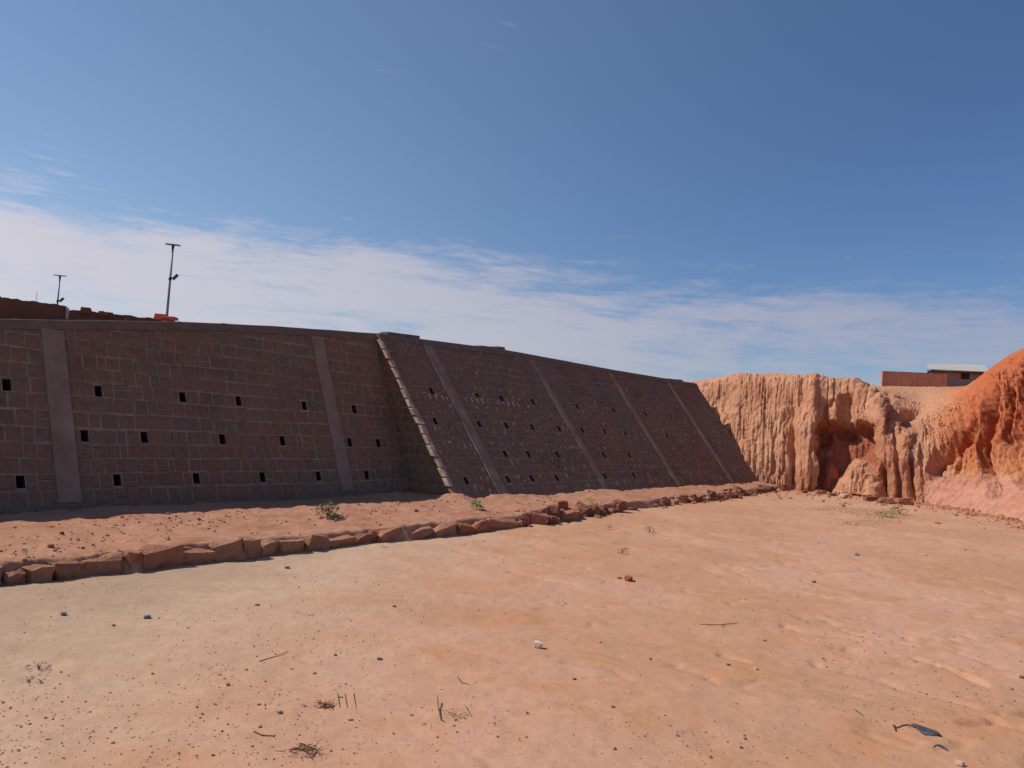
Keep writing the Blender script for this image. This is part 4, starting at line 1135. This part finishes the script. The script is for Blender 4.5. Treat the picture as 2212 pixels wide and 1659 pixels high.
M_wood = simple('dark_wood', (.12, .07, .045), (.09, .05, .035), sc=4)
A_ = atD(1906, 803, 84); B_ = atD(2046, 809, 84); z0 = A_[2]-2.4
bw = thing('boundary_wall', (A_+B_)/2-Zax*2, 'long low red brick wall on the skyline left of the metal-roofed shed', 'wall')
V_ = [(A_[0], A_[1], z0), (B_[0], B_[1], z0), (B_[0], B_[1]+.22, z0), (A_[0], A_[1]+.22, z0), (A_[0], A_[1], A_[2]), (B_[0], B_[1], B_[2]), (B_[0], B_[1]+.22, B_[2]), (A_[0], A_[1]+.22, A_[2])]
F_ = [(0, 1, 5, 4), (1, 2, 6, 5), (2, 3, 7, 6), (3, 0, 4, 7), (4, 5, 6, 7)]
obj('brick_panel', mesh_py('brick_panel', V_, F_), M_brick, bw)
nP = 5
for i in range(nP):
    q = A_*(1-i/(nP-1))+B_*(i/(nP-1)); obj('wall_pier', bevelled_box(.3, .34, 2.42, .01), M_brick, bw, mw=Matrix.Translation(Vector((q[0]+(.15 if i == 0 else -.15 if i == nP-1 else 0), q[1]+.11, q[2]-1.2+.02))))
obj('wall_capping', mesh_py('wall_capping', [(v[0], v[1]+(-.03 if j in (0, 1) else .03), v[2]+dz_) for dz_ in (.0, .08) for j, v in enumerate((V_[4], V_[5], V_[6], V_[7]))], [(0, 1, 5, 4), (1, 2, 6, 5), (2, 3, 7, 6), (3, 0, 4, 7), (4, 5, 6, 7)]), simple('wall_cap', (.34, .2, .15), (.28, .16, .12)), bw)
G0 = atD(2003, 800, 85.2); G1 = atD(2150, 803, 85.2); zf = z0; H0_ = atD(2004, 800, 89.6); H1_ = atD(2150, 800, 89.6)
sh = thing('shed', (G0+G1)/2-Zax*2, 'grey shed with a pale metal roof on the skyline, partly hidden by the red hillside', 'shed')
V_ = [(G0[0], G0[1], zf), (G1[0], G1[1], zf), (H1_[0], H1_[1], zf), (H0_[0], H0_[1], zf), (G0[0], G0[1], G0[2]), (G1[0], G1[1], G1[2]), (H1_[0], H1_[1], G1[2]+.45), (H0_[0], H0_[1], G0[2]+.45)]
obj('shed_wall', mesh_py('shed_wall', V_, [(0, 1, 5, 4), (1, 2, 6, 5), (2, 3, 7, 6), (3, 0, 4, 7)]), M_shed, sh)
e0 = atD(2011, 797.5, 84.6); e1 = atD(2141, 803.5, 84.6); r0 = atD(2002, 786, 90.0); r1 = atD(2128, 788.5, 90.0)
n_ = 24; V_ = []; F_ = []
for i in range(n_*2+1):
    f = i/(n_*2); up = .03 if i % 2 else 0
    a = e0*(1-f)+e1*f; b_ = r0*(1-f)+r1*f
    V_ += [(a[0], a[1], a[2]+up), (b_[0], b_[1], b_[2]+up), (b_[0], b_[1], b_[2]+up-.07), (a[0], a[1], a[2]+up-.07)]
for i in range(n_*2):
    o = i*4
    for j in range(4): F_.append((o+j, o+(j+1) % 4, o+4+(j+1) % 4, o+4+j))
obj('roof', mesh_py('roof', V_, F_), M_roofm, sh)
q = mesh_py('fascia', [(p[0], p[1]+.02, p[2]-dz_) for dz_ in (.08, .24) for p in (e0, e1)], [(0, 1, 3, 2)])
obj('fascia', bevelled_box(float(np.linalg.norm(e1-e0)), .06, .16, .005), M_wood, sh, mw=frame((e0+e1)/2-Zax*.17+np.array([0, .06, 0]), (e1-e0)/np.linalg.norm(e1-e0), np.array([0, 1., 0]), Zax))
for px_ in (2006, 2016):
    q = atD(px_, 804, 84.75); obj('roof_post', bevelled_box(.12, .12, 2.2, .01), M_wood, sh, mw=Matrix.Translation(Vector(q)-Vector((0, 0, .95))))
obj('window_opening', bevelled_box(.9, .06, .7, .01), M_hole, sh, mw=Matrix.Translation(Vector(atD(2085, 812, 85.18))))

# crumbled earth along the foot of the cliff
nf = 1500
xf = rg.uniform(1600, 2260, nf); yb = np.interp(xf, xs, arr[:, 1, 0]); yf = yb + rg.exponential(5, nf) - 3
Pf = np.array([hitz(a, b) for a, b in zip(xf, yf)])
gravel('fallen_crumbs', Pf[:, 0], Pf[:, 1], gh(Pf[:, 0], Pf[:, 1]), np.clip(rg.lognormal(-3.3, .55, nf), .015, .14), M_rubb, 'crumbs and clods of earth fallen along the foot of the cliff')
